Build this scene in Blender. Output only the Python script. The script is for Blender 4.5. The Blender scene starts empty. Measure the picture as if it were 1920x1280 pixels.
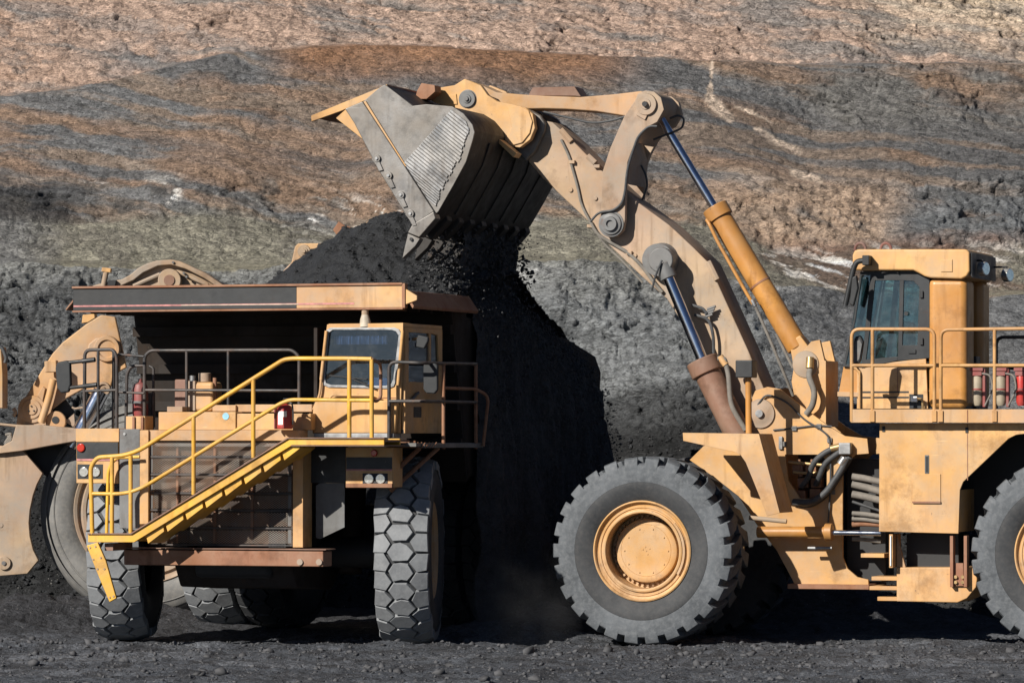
import bpy, bmesh, math, random
import numpy as np
from mathutils import Vector, Matrix

# ------------------------------------------------------------------ camera, sky, sun, exposure
scene = bpy.context.scene
FPX, CH, HOR = 8450.0, 2.95, 820.0            # focal length in photo pixels, eye height, horizon row
TILT = math.atan((HOR - 640.0) / FPX)
cam_d = bpy.data.cameras.new("camera")
cam_d.sensor_width = 36.0
cam_d.lens = FPX / 1920.0 * 36.0
cam_d.clip_start = 1.0
cam_d.clip_end = 3000.0
cam = bpy.data.objects.new("camera", cam_d)
scene.collection.objects.link(cam)
cam.location = (0, 0, CH)
cam.rotation_euler = (math.pi / 2 + TILT, 0, 0)
scene.camera = cam

SUN_AZ, SUN_EL = math.radians(44), math.radians(29)     # sun stands behind the camera's left shoulder
world = bpy.data.worlds.new("World")
scene.world = world
world.use_nodes = True
wn = world.node_tree.nodes
wl = world.node_tree.links
bg = wn["Background"]
sky = wn.new("ShaderNodeTexSky")
sky.sky_type = 'NISHITA'
sky.sun_disc = False
sky.sun_elevation = SUN_EL
sky.sun_rotation = math.atan2(-math.sin(SUN_AZ), -math.cos(SUN_AZ))
sky.air_density = 0.42
sky.dust_density = 0.1
wl.new(sky.outputs[0], bg.inputs[0])
bg.inputs[1].default_value = 0.05
sun_d = bpy.data.lights.new("sun", 'SUN')
sun_d.energy = 5.0
sun_d.angle = math.radians(0.5)
sun_d.color = (1.0, 0.95, 0.87)
sun = bpy.data.objects.new("sun", sun_d)
scene.collection.objects.link(sun)
sd = Vector((math.sin(SUN_AZ) * math.cos(SUN_EL), math.cos(SUN_AZ) * math.cos(SUN_EL), -math.sin(SUN_EL)))
sun.rotation_euler = sd.to_track_quat('-Z', 'Y').to_euler()
sun.location = (-30, 20, 40)
scene.view_settings.view_transform = 'Standard'
scene.view_settings.look = 'None'
scene.view_settings.exposure = 0.42
scene.view_settings.gamma = 1.0
scene.cycles.max_bounces = 6
scene.cycles.diffuse_bounces = 2
scene.cycles.transparent_max_bounces = 12

COL = scene.collection
random.seed(7)
RNG = np.random.default_rng(11)

# ------------------------------------------------------------------ measuring helpers
def ray(px, py):
    a = (px - 960.0) / FPX
    b = (640.0 - py) / FPX
    c, s = math.cos(TILT), math.sin(TILT)
    return Vector((a, c - b * s, s + b * c))

def at_depth(px, py, Y):
    d = ray(px, py)
    t = Y / d.y
    return Vector((d.x * t, Y, CH + d.z * t))

class Frame:
    """a vehicle's own axes: x along it to the right, y away from the viewer, z up"""
    def __init__(self, ox, oy, deg):
        self.o = (ox, oy)
        self.a = math.radians(deg)
        self.c, self.s = math.cos(self.a), math.sin(self.a)
    def p(self, px, py, v):
        d = ray(px, py)
        # local y of point C+t*d :  (x-ox)*s + (y-oy)*c
        k0 = (0 - self.o[0]) * self.s + (0 - self.o[1]) * self.c
        kd = d.x * self.s + d.y * self.c
        t = (v - k0) / kd
        x, y, z = d.x * t - self.o[0], d.y * t - self.o[1], CH + d.z * t
        return (x * self.c - y * self.s, z)
    def P(self, px, py, v):
        x, z = self.p(px, py, v)
        return (x, v, z)
    def poly(self, pts, v):
        return [self.p(a, b, v) for a, b in pts]
    def world(self, x, y, z):
        return Vector((self.o[0] + x * self.c + y * self.s, self.o[1] - x * self.s + y * self.c, z))

# ------------------------------------------------------------------ mesh builder
def rnd(pts, r, n=5):
    """round the inner corners of a 3-D polyline"""
    pts = [Vector(p) for p in pts]
    out = [pts[0]]
    for i in range(1, len(pts) - 1):
        a, b, c = pts[i - 1], pts[i], pts[i + 1]
        d1, d2 = (a - b), (c - b)
        k = min(r, d1.length * .45, d2.length * .45)
        p1, p2 = b + d1.normalized() * k, b + d2.normalized() * k
        for j in range(n + 1):
            t = j / n
            out.append(p1 * (1 - t) ** 2 + b * 2 * t * (1 - t) + p2 * t * t)
    out.append(pts[-1])
    return out

class MB:
    def __init__(self):
        self.v, self.f = [], []
    def add(self, vs, fs):
        o = len(self.v)
        self.v += [tuple(p) for p in vs]
        self.f += [tuple(i + o for i in f) for f in fs]
        return self
    def box(self, x0, x1, y0, y1, z0, z1):
        vs = [(x0, y0, z0), (x1, y0, z0), (x1, y1, z0), (x0, y1, z0), (x0, y0, z1), (x1, y0, z1), (x1, y1, z1), (x0, y1, z1)]
        return self.add(vs, [(0, 3, 2, 1), (4, 5, 6, 7), (0, 1, 5, 4), (1, 2, 6, 5), (2, 3, 7, 6), (3, 0, 4, 7)])
    def prism(self, poly, y0, y1):
        """poly of (x,z), pushed along y"""
        n = len(poly)
        area = sum(poly[i][0] * poly[(i + 1) % n][1] - poly[(i + 1) % n][0] * poly[i][1] for i in range(n))
        if area < 0:
            poly = poly[::-1]
        vs = [(x, y0, z) for x, z in poly] + [(x, y1, z) for x, z in poly]
        fs = [tuple(range(n)), tuple(range(2 * n - 1, n - 1, -1))]
        fs += [(i, i + n, (i + 1) % n + n, (i + 1) % n) for i in range(n)]
        return self.add(vs, fs)
    def prismx(self, poly, x0, x1):
        """poly of (y,z), pushed along x"""
        n = len(poly)
        area = sum(poly[i][0] * poly[(i + 1) % n][1] - poly[(i + 1) % n][0] * poly[i][1] for i in range(n))
        if area < 0:
            poly = poly[::-1]
        vs = [(x0, y, z) for y, z in poly] + [(x1, y, z) for y, z in poly]
        fs = [tuple(range(n - 1, -1, -1)), tuple(range(n, 2 * n))]
        fs += [(i, (i + 1) % n, (i + 1) % n + n, i + n) for i in range(n)]
        return self.add(vs, fs)
    def tube(self, pts, r, n=8, r1=None, caps=True):
        pts = [Vector(p) for p in pts]
        q = [pts[0]]
        for p in pts[1:]:
            if (p - q[-1]).length > 1e-5:
                q.append(p)
        pts = q
        m = len(pts)
        tang = []
        for i in range(m):
            a, b = pts[max(i - 1, 0)], pts[min(i + 1, m - 1)]
            tang.append((b - a).normalized())
        up = Vector((0, 0, 1)) if abs(tang[0].z) < .9 else Vector((1, 0, 0))
        e1 = tang[0].cross(up).normalized()
        vs, fs = [], []
        for i in range(m):
            e1 = (e1 - tang[i] * e1.dot(tang[i])).normalized()
            e2 = tang[i].cross(e1)
            rr = r if r1 is None else r + (r1 - r) * i / (m - 1)
            for k in range(n):
                t = 2 * math.pi * k / n
                vs.append(pts[i] + e1 * (rr * math.cos(t)) + e2 * (rr * math.sin(t)))
        for i in range(m - 1):
            for k in range(n):
                fs.append((i * n + k, i * n + (k + 1) % n, (i + 1) * n + (k + 1) % n, (i + 1) * n + k))
        if caps:
            fs.append(tuple(range(n - 1, -1, -1)))
            fs.append(tuple((m - 1) * n + k for k in range(n)))
        return self.add(vs, fs)
    def cyl(self, p0, p1, r, n=20, r1=None):
        return self.tube([p0, p1], r, n, r1)
    def lathe(self, prof, n=48, c=(0, 0, 0)):
        """prof of (radius, y) turned about the y axis through c"""
        m = len(prof)
        vs, fs = [], []
        for k in range(n):
            t = 2 * math.pi * k / n
            for r, y in prof:
                vs.append((c[0] + r * math.cos(t), c[1] + y, c[2] + r * math.sin(t)))
        for k in range(n):
            k2 = (k + 1) % n
            for i in range(m - 1):
                fs.append((k * m + i, k * m + i + 1, k2 * m + i + 1, k2 * m + i))
        return self.add(vs, fs)
    def disc(self, c, r, y0, y1, n=24):
        """short drum with its axis along y"""
        return self.cyl((c[0], y0, c[1]), (c[0], y1, c[1]), r, n)
    def build(self, name, mat, parent=None, bevel=0.0, angle=38, loc=None, rotz=0.0, seg=2):
        me = bpy.data.meshes.new(name)
        me.from_pydata(self.v, [], self.f)
        bm = bmesh.new()
        bm.from_mesh(me)
        bmesh.ops.recalc_face_normals(bm, faces=bm.faces)
        bm.to_mesh(me)
        bm.free()
        for p in me.polygons:
            p.use_smooth = True
        me.set_sharp_from_angle(angle=math.radians(angle))
        me.materials.append(mat)
        o = bpy.data.objects.new(name, me)
        COL.objects.link(o)
        if parent:
            o.parent = parent
        if loc:
            o.location = loc
        o.rotation_euler.z = rotz
        if bevel:
            b = o.modifiers.new("edge", 'BEVEL')
            b.width = bevel
            b.segments = seg
            b.limit_method = 'ANGLE'
            b.angle_limit = math.radians(35)
            b.harden_normals = True
        return o

def keyhole(outer, hole):
    """one outline that walks round the outside and round an opening in it"""
    bi, bj, bd = 0, 0, 1e9
    for i, p in enumerate(outer):
        for j, q in enumerate(hole):
            d = (p[0] - q[0]) ** 2 + (p[1] - q[1]) ** 2
            if d < bd:
                bi, bj, bd = i, j, d
    def ar(P):
        return sum(P[i][0] * P[(i + 1) % len(P)][1] - P[(i + 1) % len(P)][0] * P[i][1] for i in range(len(P)))
    if ar(outer) * ar(hole) > 0:
        hole = hole[::-1]
        bj = len(hole) - 1 - bj
    out = outer[:bi + 1] + hole[bj:] + hole[:bj]
    h = hole[bj]
    p = outer[bi]
    e = 0.0015
    out += [(h[0] + e, h[1] + e), (p[0] + e, p[1] + e)] + outer[bi + 1:]
    return out

def thing(name, label, cat, loc=(0, 0, 0), rotz=0.0, group=None):
    o = bpy.data.objects.new(name, None)
    COL.objects.link(o)
    o.empty_display_size = .3
    o.location = loc
    o.rotation_euler.z = rotz
    o["label"] = label
    o["category"] = cat
    if group:
        o["group"] = group
    return o

def circ(cx, cz, r, n=24, a0=0.0, a1=360.0):
    full = abs(a1 - a0) >= 359.9
    m = n if full else n + 1
    return [(cx + r * math.cos(math.radians(a0 + (a1 - a0) * k / n)), cz + r * math.sin(math.radians(a0 + (a1 - a0) * k / n))) for k in range(m)]

# ------------------------------------------------------------------ numpy noise
def _hash(ix, iy, iz):
    h = (ix.astype(np.int64) * 374761393 + iy.astype(np.int64) * 668265263 + iz.astype(np.int64) * 2147483647 + 1013904223) & 0xffffffff
    h = ((h ^ (h >> 13)) * 1274126177) & 0xffffffff
    h = ((h ^ (h >> 16)) * 2246822519) & 0xffffffff
    h = h ^ (h >> 15)
    return (h & 0xffffff).astype(np.float64) / 0xffffff

def vnoise(x, y, z=None):
    x = np.asarray(x, float); y = np.asarray(y, float)
    z = np.zeros_like(x) if z is None else np.asarray(z, float) + 0 * x
    ix, iy, iz = np.floor(x), np.floor(y), np.floor(z)
    fx, fy, fz = x - ix, y - iy, z - iz
    fx, fy, fz = [f * f * f * (f * (f * 6 - 15) + 10) for f in (fx, fy, fz)]
    r = 0
    for dx in (0, 1):
        wx = fx if dx else 1 - fx
        for dy in (0, 1):
            wy = fy if dy else 1 - fy
            for dz in (0, 1):
                wz = fz if dz else 1 - fz
                r = r + wx * wy * wz * _hash(ix + dx, iy + dy, iz + dz)
    return r * 2 - 1

def fbm(x, y, z=None, oct=5, gain=.5, lac=2.03):
    s, a, t = 0, 1.0, 0
    z = 0 * x if z is None else z
    for k in range(oct):
        s = s + a * vnoise(x * lac ** k + 17.3 * k, y * lac ** k - 9.1 * k, z * lac ** k + 3.7 * k)
        t += a
        a *= gain
    return s / t

def ridged(x, y, z=None, oct=5, gain=.5, lac=2.07):
    s, a, t = 0, 1.0, 0
    z = 0 * x if z is None else z
    for k in range(oct):
        n = 1 - np.abs(vnoise(x * lac ** k + 5.3 * k, y * lac ** k + 11.9 * k, z * lac ** k))
        s = s + a * n * n
        t += a
        a *= gain
    return s / t

def sstep(a, b, x):
    t = np.clip((x - a) / (b - a), 0, 1)
    return t * t * (3 - 2 * t)

# ------------------------------------------------------------------ materials
def mat_new(name):
    m = bpy.data.materials.new(name)
    m.use_nodes = True
    nt = m.node_tree
    return m, nt, nt.nodes["Principled BSDF"]

def nd(nt, kind, **kw):
    n = nt.nodes.new(kind)
    for k, v in kw.items():
        setattr(n, k, v)
    return n

def noise(nt, vec, scale, detail=5, rough=.6, dist=0.0):
    n = nd(nt, "ShaderNodeTexNoise")
    n.inputs["Scale"].default_value = scale
    n.inputs["Detail"].default_value = detail
    n.inputs["Roughness"].default_value = rough
    n.inputs["Distortion"].default_value = dist
    nt.links.new(vec, n.inputs["Vector"])
    return n.outputs[0]

def ramp(nt, fac, a, b, lo=0.0, hi=1.0):
    n = nd(nt, "ShaderNodeMapRange")
    n.inputs[1].default_value = a
    n.inputs[2].default_value = b
    n.inputs[3].default_value = lo
    n.inputs[4].default_value = hi
    nt.links.new(fac, n.inputs[0])
    return n.outputs[0]

def mixc(nt, fac, a, b):
    n = nd(nt, "ShaderNodeMix", data_type='RGBA')
    for i, s in ((0, fac), (6, a), (7, b)):
        if isinstance(s, (tuple, list)):
            n.inputs[i].default_value = (*s, 1) if len(s) == 3 else s
        elif isinstance(s, (int, float)):
            n.inputs[i].default_value = s
        else:
            nt.links.new(s, n.inputs[i])
    return n.outputs[2]

def math_n(nt, op, a, b=None):
    n = nd(nt, "ShaderNodeMath", operation=op)
    for i, s in ((0, a), (1, b)):
        if s is None:
            continue
        if isinstance(s, (int, float)):
            n.inputs[i].default_value = s
        else:
            nt.links.new(s, n.inputs[i])
    return n.outputs[0]

def obj_vec(nt, scale=(1, 1, 1)):
    tc = nd(nt, "ShaderNodeTexCoord")
    mp = nd(nt, "ShaderNodeMapping")
    mp.inputs["Scale"].default_value = scale
    nt.links.new(tc.outputs["Object"], mp.inputs["Vector"])
    return mp.outputs[0]

def bump(nt, bsdf, h, strength, dist):
    b = nd(nt, "ShaderNodeBump")
    b.inputs["Strength"].default_value = strength
    b.inputs["Distance"].default_value = dist
    nt.links.new(h, b.inputs["Height"])
    nt.links.new(b.outputs[0], bsdf.inputs["Normal"])

def paint(name, base, dust=(.36, .27, .18), dust_amt=.45, rust=.25, rough=.55, rustc=(.11, .045, .02), metal=0.0, spec=.4, scr=.5):
    """weathered machine paint: fading, dust film, rain streaks, rust blots, fine scratches"""
    m, nt, b = mat_new(name)
    v = obj_vec(nt)
    big = noise(nt, v, .9, 6, .6)
    mid = noise(nt, v, 4.5, 8, .68)
    fine = noise(nt, v, 45.0, 3, .6)
    dark = tuple(c * k for c, k in zip(base, (.74, .68, .60)))
    lite = tuple(min(1, c * 1.12 + .01) for c in base)
    c = mixc(nt, ramp(nt, big, .36, .66), dark, lite)
    hue = noise(nt, v, .55, 4, .55)
    c = mixc(nt, ramp(nt, hue, .42, .62, 0, .35), c, tuple(min(1, x * k) for x, k in zip(base, (.93, .86, 1.18) if base[2] < .6 * base[0] else (.92, .88, .84))))
    # film of dust lying in patches
    dn = noise(nt, v, 2.1, 9, .7)
    c = mixc(nt, math_n(nt, 'MULTIPLY', ramp(nt, dn, .40, .68), dust_amt), c, dust)
    # a few runs of dirty water
    stre = noise(nt, obj_vec(nt, (4.0, 4.0, .45)), 2.0, 4, .55)
    c = mixc(nt, math_n(nt, 'MULTIPLY', math_n(nt, 'MULTIPLY', ramp(nt, stre, .55, .72), ramp(nt, big, .40, .58)), .55), c, tuple(x * k for x, k in zip(base, (.42, .36, .30))))
    rm = math_n(nt, 'MULTIPLY', ramp(nt, mid, .56, .68), ramp(nt, big, .45, .62))
    c = mixc(nt, math_n(nt, 'MULTIPLY', rm, rust), c, rustc)
    # oily grime and chipped spots
    gr_ = noise(nt, v, 1.3, 9, .72)
    c = mixc(nt, math_n(nt, 'MULTIPLY', ramp(nt, gr_, .54, .68), .60), c, tuple(x * k for x, k in zip(base, (.36, .31, .27))))
    chip = noise(nt, v, 15.0, 5, .75)
    c = mixc(nt, math_n(nt, 'MULTIPLY', ramp(nt, chip, .66, .70), .65), c, (.10, .075, .055))
    # long thin scratches, only here and there
    tc = nd(nt, "ShaderNodeTexCoord")
    mp = nd(nt, "ShaderNodeMapping")
    mp.inputs["Rotation"].default_value = (.3, .6, .4)
    mp.inputs["Scale"].default_value = (1.2, 26, 26)
    nt.links.new(tc.outputs["Object"], mp.inputs["Vector"])
    sc = noise(nt, mp.outputs[0], 1.6, 3, .6)
    c = mixc(nt, math_n(nt, 'MULTIPLY', math_n(nt, 'MULTIPLY', ramp(nt, sc, .68, .72), ramp(nt, dn, .5, .6)), scr), c, tuple(min(1, x * 1.25 + .06) for x in base))
    nt.links.new(c, b.inputs["Base Color"])
    nt.links.new(ramp(nt, mid, .3, .8, max(.08, rough - .14), min(1, rough + .2)), b.inputs["Roughness"])
    b.inputs["Metallic"].default_value = metal
    b.inputs["Specular IOR Level"].default_value = spec
    bump(nt, b, math_n(nt, 'ADD', math_n(nt, 'MULTIPLY', fine, .3), mid), .25, .006)
    return m

def plain(name, base, rough=.5, metal=0.0, var=.25, scale=8.0, spec=.5):
    m, nt, b = mat_new(name)
    v = obj_vec(nt)
    n = noise(nt, v, scale, 6, .65)
    c = mixc(nt, ramp(nt, n, .3, .7), tuple(x * (1 - var) for x in base), tuple(min(1, x * (1 + var)) for x in base))
    nt.links.new(c, b.inputs["Base Color"])
    nt.links.new(ramp(nt, n, .3, .7, max(.03, rough - .1), min(1, rough + .1)), b.inputs["Roughness"])
    b.inputs["Metallic"].default_value = metal
    b.inputs["Specular IOR Level"].default_value = spec
    bump(nt, b, n, .12, .004)
    return m

M = {}
M['yellow'] = paint("machine_yellow", (.60, .345, .125), dust=(.40,.30,.205), dust_amt=.65, rust=.35)
M['yellow_dusty'] = paint("dusty_yellow", (.53, .32, .145), dust=(.37, .29, .22), dust_amt=.75, rust=.2, rough=.7)
M['boom'] = paint("dusty_boom", (.40, .285, .18), dust=(.30, .255, .21), dust_amt=.9, rust=.15, rough=.8)
M['deepyellow'] = paint("cylinder_yellow", (.48, .225, .05), dust_amt=.25, rust=.25, rough=.42)
M['brown'] = paint("rusty_brown", (.215, .115, .075), dust=(.27, .2, .15), dust_amt=.5, rust=.3, rough=.6)
M['rust'] = paint("rusty_plate", (.27, .125, .065), dust=(.33, .22, .15), dust_amt=.5, rust=.6, rough=.75)
M['stair'] = paint("safety_yellow", (.72, .40, .04), dust_amt=.4, rust=.5, rough=.45)
M['rail'] = paint("rail_yellow", (.50, .27, .09), dust_amt=.4, rust=.5, rough=.5)
M['black'] = paint("black_paint", (.016, .018, .021), dust=(.05, .05, .05), dust_amt=.3, rust=.15, rough=.5)
M['blackrail'] = paint("black_rail", (.03, .03, .032), dust=(.16, .12, .1), dust_amt=.5, rust=.8, rough=.5, rustc=(.16, .075, .04))
M['greyplate'] = paint("grey_plate", (.13, .135, .14), dust=(.2, .19, .18), dust_amt=.5, rust=.5, rough=.55)
M['steel'] = paint("worn_steel", (.20, .195, .19), dust=(.15, .125, .10), dust_amt=.5, rust=.15, rough=.42, metal=.55, rustc=(.22, .17, .13))
M['brightsteel'] = paint("bright_steel", (.36, .36, .36), dust=(.27, .27, .27), dust_amt=.4, rust=.1, rough=.34, metal=.6)
M['truck_shade'] = paint("shade_dark_paint", (.032, .024, .019), dust=(.03, .029, .028), dust_amt=.6, rust=.3, rough=.8, spec=.15)  # coal-dark, with shade of the truck's body and underparts put into the colour
M['shell'] = paint("bucket_shade_dark", (.030, .026, .023), dust=(.03, .029, .028), dust_amt=.6, rust=.3, rough=.6, spec=.3)  # bucket's shaded underside put into the colour of its blackened steel
M['horn'] = plain("lamp_shade", (.42, .36, .28), .6, 0, .3)
M['darksteel'] = plain("dark_steel", (.022, .022, .023), .6, .2)
M['chrome'] = plain("chrome_rod", (.56, .59, .66), .14, 1.0, .06, 3)
M['rubber'] = None
M['hose'] = plain("hose_rubber", (.05, .052, .055), .6, 0, .4)
M['hosegrey'] = plain("hose_dusty", (.17, .155, .135), .8, 0, .3)
M['red'] = paint("fire_red", (.42, .025, .02), dust=(.3, .18, .15), dust_amt=.3, rust=.1, rough=.35)
M['oldred'] = paint("old_red", (.20, .075, .06), dust=(.25, .2, .17), dust_amt=.7, rust=.3, rough=.7)
M['dimred'] = paint("faded_red", (.25, .05, .045), dust=(.2, .15, .13), dust_amt=.6, rust=.3, rough=.5)
M['white'] = plain("white_label", (.75, .75, .73), .5, 0, .08)
M['bottle'] = plain("dusty_bottle", (.30, .25, .18), .6, 0, .2)
M['lens_red'] = plain("red_lens", (.45, .03, .015), .15, 0, .1)
M['lens'] = plain("headlamp_lens", (.62, .60, .56), .12, .7, .35, 30)
M['seat'] = plain("cab_dark", (.02, .022, .024), .7)
M['stripe'] = plain("red_stripe", (.42, .17, .16), .6, 0, .5)
M['alu'] = plain("aluminium", (.27, .27, .27), .45, .6, .3)
M['brass'] = plain("brass_fitting", (.42, .28, .13), .4, .6, .3)

def rubber(name, lo, hi, dusty):
    m, nt, b = mat_new(name)
    v = obj_vec(nt)
    n1 = noise(nt, v, 1.6, 6, .65)
    n2 = noise(nt, v, 14, 6, .7)
    c = mixc(nt, ramp(nt, n1, .35, .65), lo, hi)
    c = mixc(nt, ramp(nt, n2, .45, .75, 0, .55), c, dusty)
    nt.links.new(c, b.inputs["Base Color"])
    b.inputs["Roughness"].default_value = .72
    b.inputs["Specular IOR Level"].default_value = .3
    bump(nt, b, n2, .35, .012)
    return m
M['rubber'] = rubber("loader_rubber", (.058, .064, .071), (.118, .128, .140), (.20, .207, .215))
M['rubber_inner_shade'] = rubber("inner_sidewall", (.030, .032, .035), (.055, .057, .06), (.085, .08, .078))  # inner sidewall; also shade painted onto far and rear wheels and tread grooves
M['tread'] = rubber("truck_tread", (.15, .156, .165), (.23, .24, .25), (.28, .285, .29))
M['rubber_dusty'] = rubber("old_rubber", (.11, .108, .104), (.19, .186, .178), (.27, .25, .22))

def glass(name, tint, refl=.5, film=.12):
    m, nt, b = mat_new(name)
    out = nt.nodes["Material Output"]
    tr = nd(nt, "ShaderNodeBsdfTransparent")
    tr.inputs[0].default_value = (*tint, 1)
    gl = nd(nt, "ShaderNodeBsdfGlossy")
    gl.inputs["Roughness"].default_value = .03
    gl.inputs["Color"].default_value = (.8, .9, 1, 1)
    di = nd(nt, "ShaderNodeBsdfDiffuse")
    v = obj_vec(nt)
    n = noise(nt, v, 5, 6, .7)
    di.inputs[0].default_value = (.42, .42, .40, 1)
    fr = nd(nt, "ShaderNodeFresnel")
    fr.inputs[0].default_value = 1.5
    mx = nd(nt, "ShaderNodeMixShader")
    nt.links.new(math_n(nt, 'ADD', math_n(nt, 'MULTIPLY', fr.outputs[0], refl), .03), mx.inputs[0])
    nt.links.new(tr.outputs[0], mx.inputs[1])
    nt.links.new(gl.outputs[0], mx.inputs[2])
    m2 = nd(nt, "ShaderNodeMixShader")
    nt.links.new(ramp(nt, n, .45, .85, .01, film), m2.inputs[0])      # film of dust on the pane
    nt.links.new(mx.outputs[0], m2.inputs[1])
    nt.links.new(di.outputs[0], m2.inputs[2])
    nt.links.new(m2.outputs[0], out.inputs[0])
    return m
M['glass'] = glass("tinted_glass", (.58, .74, .75), 1.0, .10)
M['windshield'] = glass("windshield_glass", (.40, .48, .60), .8, .10)

# perforated screen
def mesh_mat():
    m, nt, b = mat_new("perforated_screen")
    out = nt.nodes["Material Output"]
    tc = nd(nt, "ShaderNodeTexCoord")
    sx = nd(nt, "ShaderNodeSeparateXYZ")
    nt.links.new(tc.outputs["Object"], sx.inputs[0])
    def hole(ox, oz):
        fx = math_n(nt, 'SUBTRACT', math_n(nt, 'FRACT', math_n(nt, 'ADD', math_n(nt, 'MULTIPLY', sx.outputs[0], 22.0), ox)), .5)
        fz = math_n(nt, 'SUBTRACT', math_n(nt, 'FRACT', math_n(nt, 'ADD', math_n(nt, 'MULTIPLY', sx.outputs[2], 34.0), oz)), .5)
        d = math_n(nt, 'SQRT', math_n(nt, 'ADD', math_n(nt, 'MULTIPLY', fx, fx), math_n(nt, 'MULTIPLY', fz, fz)))
        return math_n(nt, 'LESS_THAN', d, .33)
    h = math_n(nt, 'MAXIMUM', hole(0, 0), hole(.5, .5))
    v = obj_vec(nt)
    n = noise(nt, v, 3, 6, .7)
    c = mixc(nt, ramp(nt, n, .4, .65), (.22, .19, .16), (.26, .13, .065))
    nt.links.new(c, b.inputs["Base Color"])
    b.inputs["Roughness"].default_value = .6
    tr = nd(nt, "ShaderNodeBsdfTransparent")
    mx = nd(nt, "ShaderNodeMixShader")
    nt.links.new(h, mx.inputs[0])
    nt.links.new(b.outputs[0], mx.inputs[1])
    nt.links.new(tr.outputs[0], mx.inputs[2])
    nt.links.new(mx.outputs[0], out.inputs[0])
    return m
M['screen'] = mesh_mat()

def vcol_rock(name, k=1.0, bump_d=.05, spec=.25, rough=.9, fine=.3):
    """broken rock: chips of differing tone at three sizes over the colour of the bed they belong to"""
    m, nt, b = mat_new(name)
    at = nd(nt, "ShaderNodeAttribute", attribute_name="Col")
    v = obj_vec(nt)
    tc = nd(nt, "ShaderNodeTexCoord")
    mp = nd(nt, "ShaderNodeMapping")
    mp.inputs["Rotation"].default_value = (0, .2, 0)
    mp.inputs["Scale"].default_value = (1, .8, 2.1)
    nt.links.new(tc.outputs["Object"], mp.inputs["Vector"])
    wn_ = nd(nt, "ShaderNodeTexNoise")
    wn_.inputs["Scale"].default_value = 3.0
    wn_.inputs["Detail"].default_value = 5
    nt.links.new(mp.outputs[0], wn_.inputs["Vector"])
    add = nd(nt, "ShaderNodeVectorMath", operation='MULTIPLY_ADD')
    add.inputs[1].default_value = (.35, .35, .35)
    nt.links.new(wn_.outputs["Color"], add.inputs[0])
    nt.links.new(mp.outputs[0], add.inputs[2])
    hs_, f = [], None
    for sc, w, h in ((3.2 * k, .8, 1.0), (8.5 * k, 1.1, .55), (23 * k, 1.2, .3)):
        vo = nd(nt, "ShaderNodeTexVoronoi")
        vo.inputs["Scale"].default_value = sc
        vo.inputs["Randomness"].default_value = 1.0
        nt.links.new(add.outputs[0], vo.inputs["Vector"])
        sp = nd(nt, "ShaderNodeSeparateColor")
        nt.links.new(vo.outputs["Color"], sp.inputs[0])
        g = ramp(nt, sp.outputs[0], 0, 1, -fine * w, fine * w)
        f = g if f is None else math_n(nt, 'ADD', f, g)
        # each chip leans its own way
        hh = math_n(nt, 'ADD', math_n(nt, 'MULTIPLY', sp.outputs[1], .7), math_n(nt, 'MULTIPLY', vo.outputs["Distance"], -.9))
        hs_.append(math_n(nt, 'MULTIPLY', hh, h))
    n1 = noise(nt, mp.outputs[0], 6.0 * k, 9, .72)
    n2 = noise(nt, v, 42 * k, 3, .7)
    f = math_n(nt, 'ADD', math_n(nt, 'ADD', f, 1.0), ramp(nt, n1, .28, .72, -fine, fine))
    crk = noise(nt, mp.outputs[0], 16.0 * k, 6, .75)
    f = math_n(nt, 'MULTIPLY', f, ramp(nt, crk, .34, .41, .42, 1.0))       # joints darkened in the colour, as shade in the cracks
    f = math_n(nt, 'MAXIMUM', f, .12)
    hs = nd(nt, "ShaderNodeHueSaturation")
    nt.links.new(at.outputs[0], hs.inputs["Color"])
    nt.links.new(f, hs.inputs["Value"])
    vo = nd(nt, "ShaderNodeTexVoronoi")
    vo.inputs["Scale"].default_value = 15.0
    nt.links.new(v, vo.inputs["Vector"])
    sp = math_n(nt, 'MULTIPLY', math_n(nt, 'LESS_THAN', vo.outputs["Distance"], .2), ramp(nt, noise(nt, v, 9, 3, .6), .58, .64))
    cc = mixc(nt, math_n(nt, 'MULTIPLY', sp, .55), hs.outputs[0], (.36, .34, .32))  # pale specks: small glints put into the rock's colour
    nt.links.new(cc, b.inputs["Base Color"])
    b.inputs["Roughness"].default_value = rough
    b.inputs["Specular IOR Level"].default_value = spec
    h = math_n(nt, 'ADD', math_n(nt, 'ADD', hs_[0], hs_[1]), math_n(nt, 'ADD', hs_[2], math_n(nt, 'ADD', math_n(nt, 'MULTIPLY', n1, 1.2), math_n(nt, 'MULTIPLY', n2, .25))))
    bump(nt, b, h, .9, bump_d)
    return m
M['rock'] = vcol_rock("pit_rock", 1.0, .075, fine=.23)
M['dirt'] = vcol_rock("coal_dirt", 1.6, .035, .3, .85, .24)

def coal(name, base=(.016, .017, .019), spec=.45, rough=.55):
    m, nt, b = mat_new(name)
    v = obj_vec(nt)
    n1 = noise(nt, v, 7, 8, .75)
    n2 = noise(nt, v, 40, 4, .7)
    c = mixc(nt, ramp(nt, n1, .3, .7), tuple(x * .6 for x in base), tuple(x * 1.7 for x in base))
    c = mixc(nt, ramp(nt, n2, .66, .74, 0, .6), c, tuple(x * 4 for x in base))  # bright grains: glints put into the coal's colour
    nt.links.new(c, b.inputs["Base Color"])
    nt.links.new(ramp(nt, n2, .3, .7, rough - .15, rough + .25), b.inputs["Roughness"])
    b.inputs["Specular IOR Level"].default_value = spec
    bump(nt, b, math_n(nt, 'ADD', n1, math_n(nt, 'MULTIPLY', n2, .5)), .9, .05)
    return m
M['coal'] = coal("coal")
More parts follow.
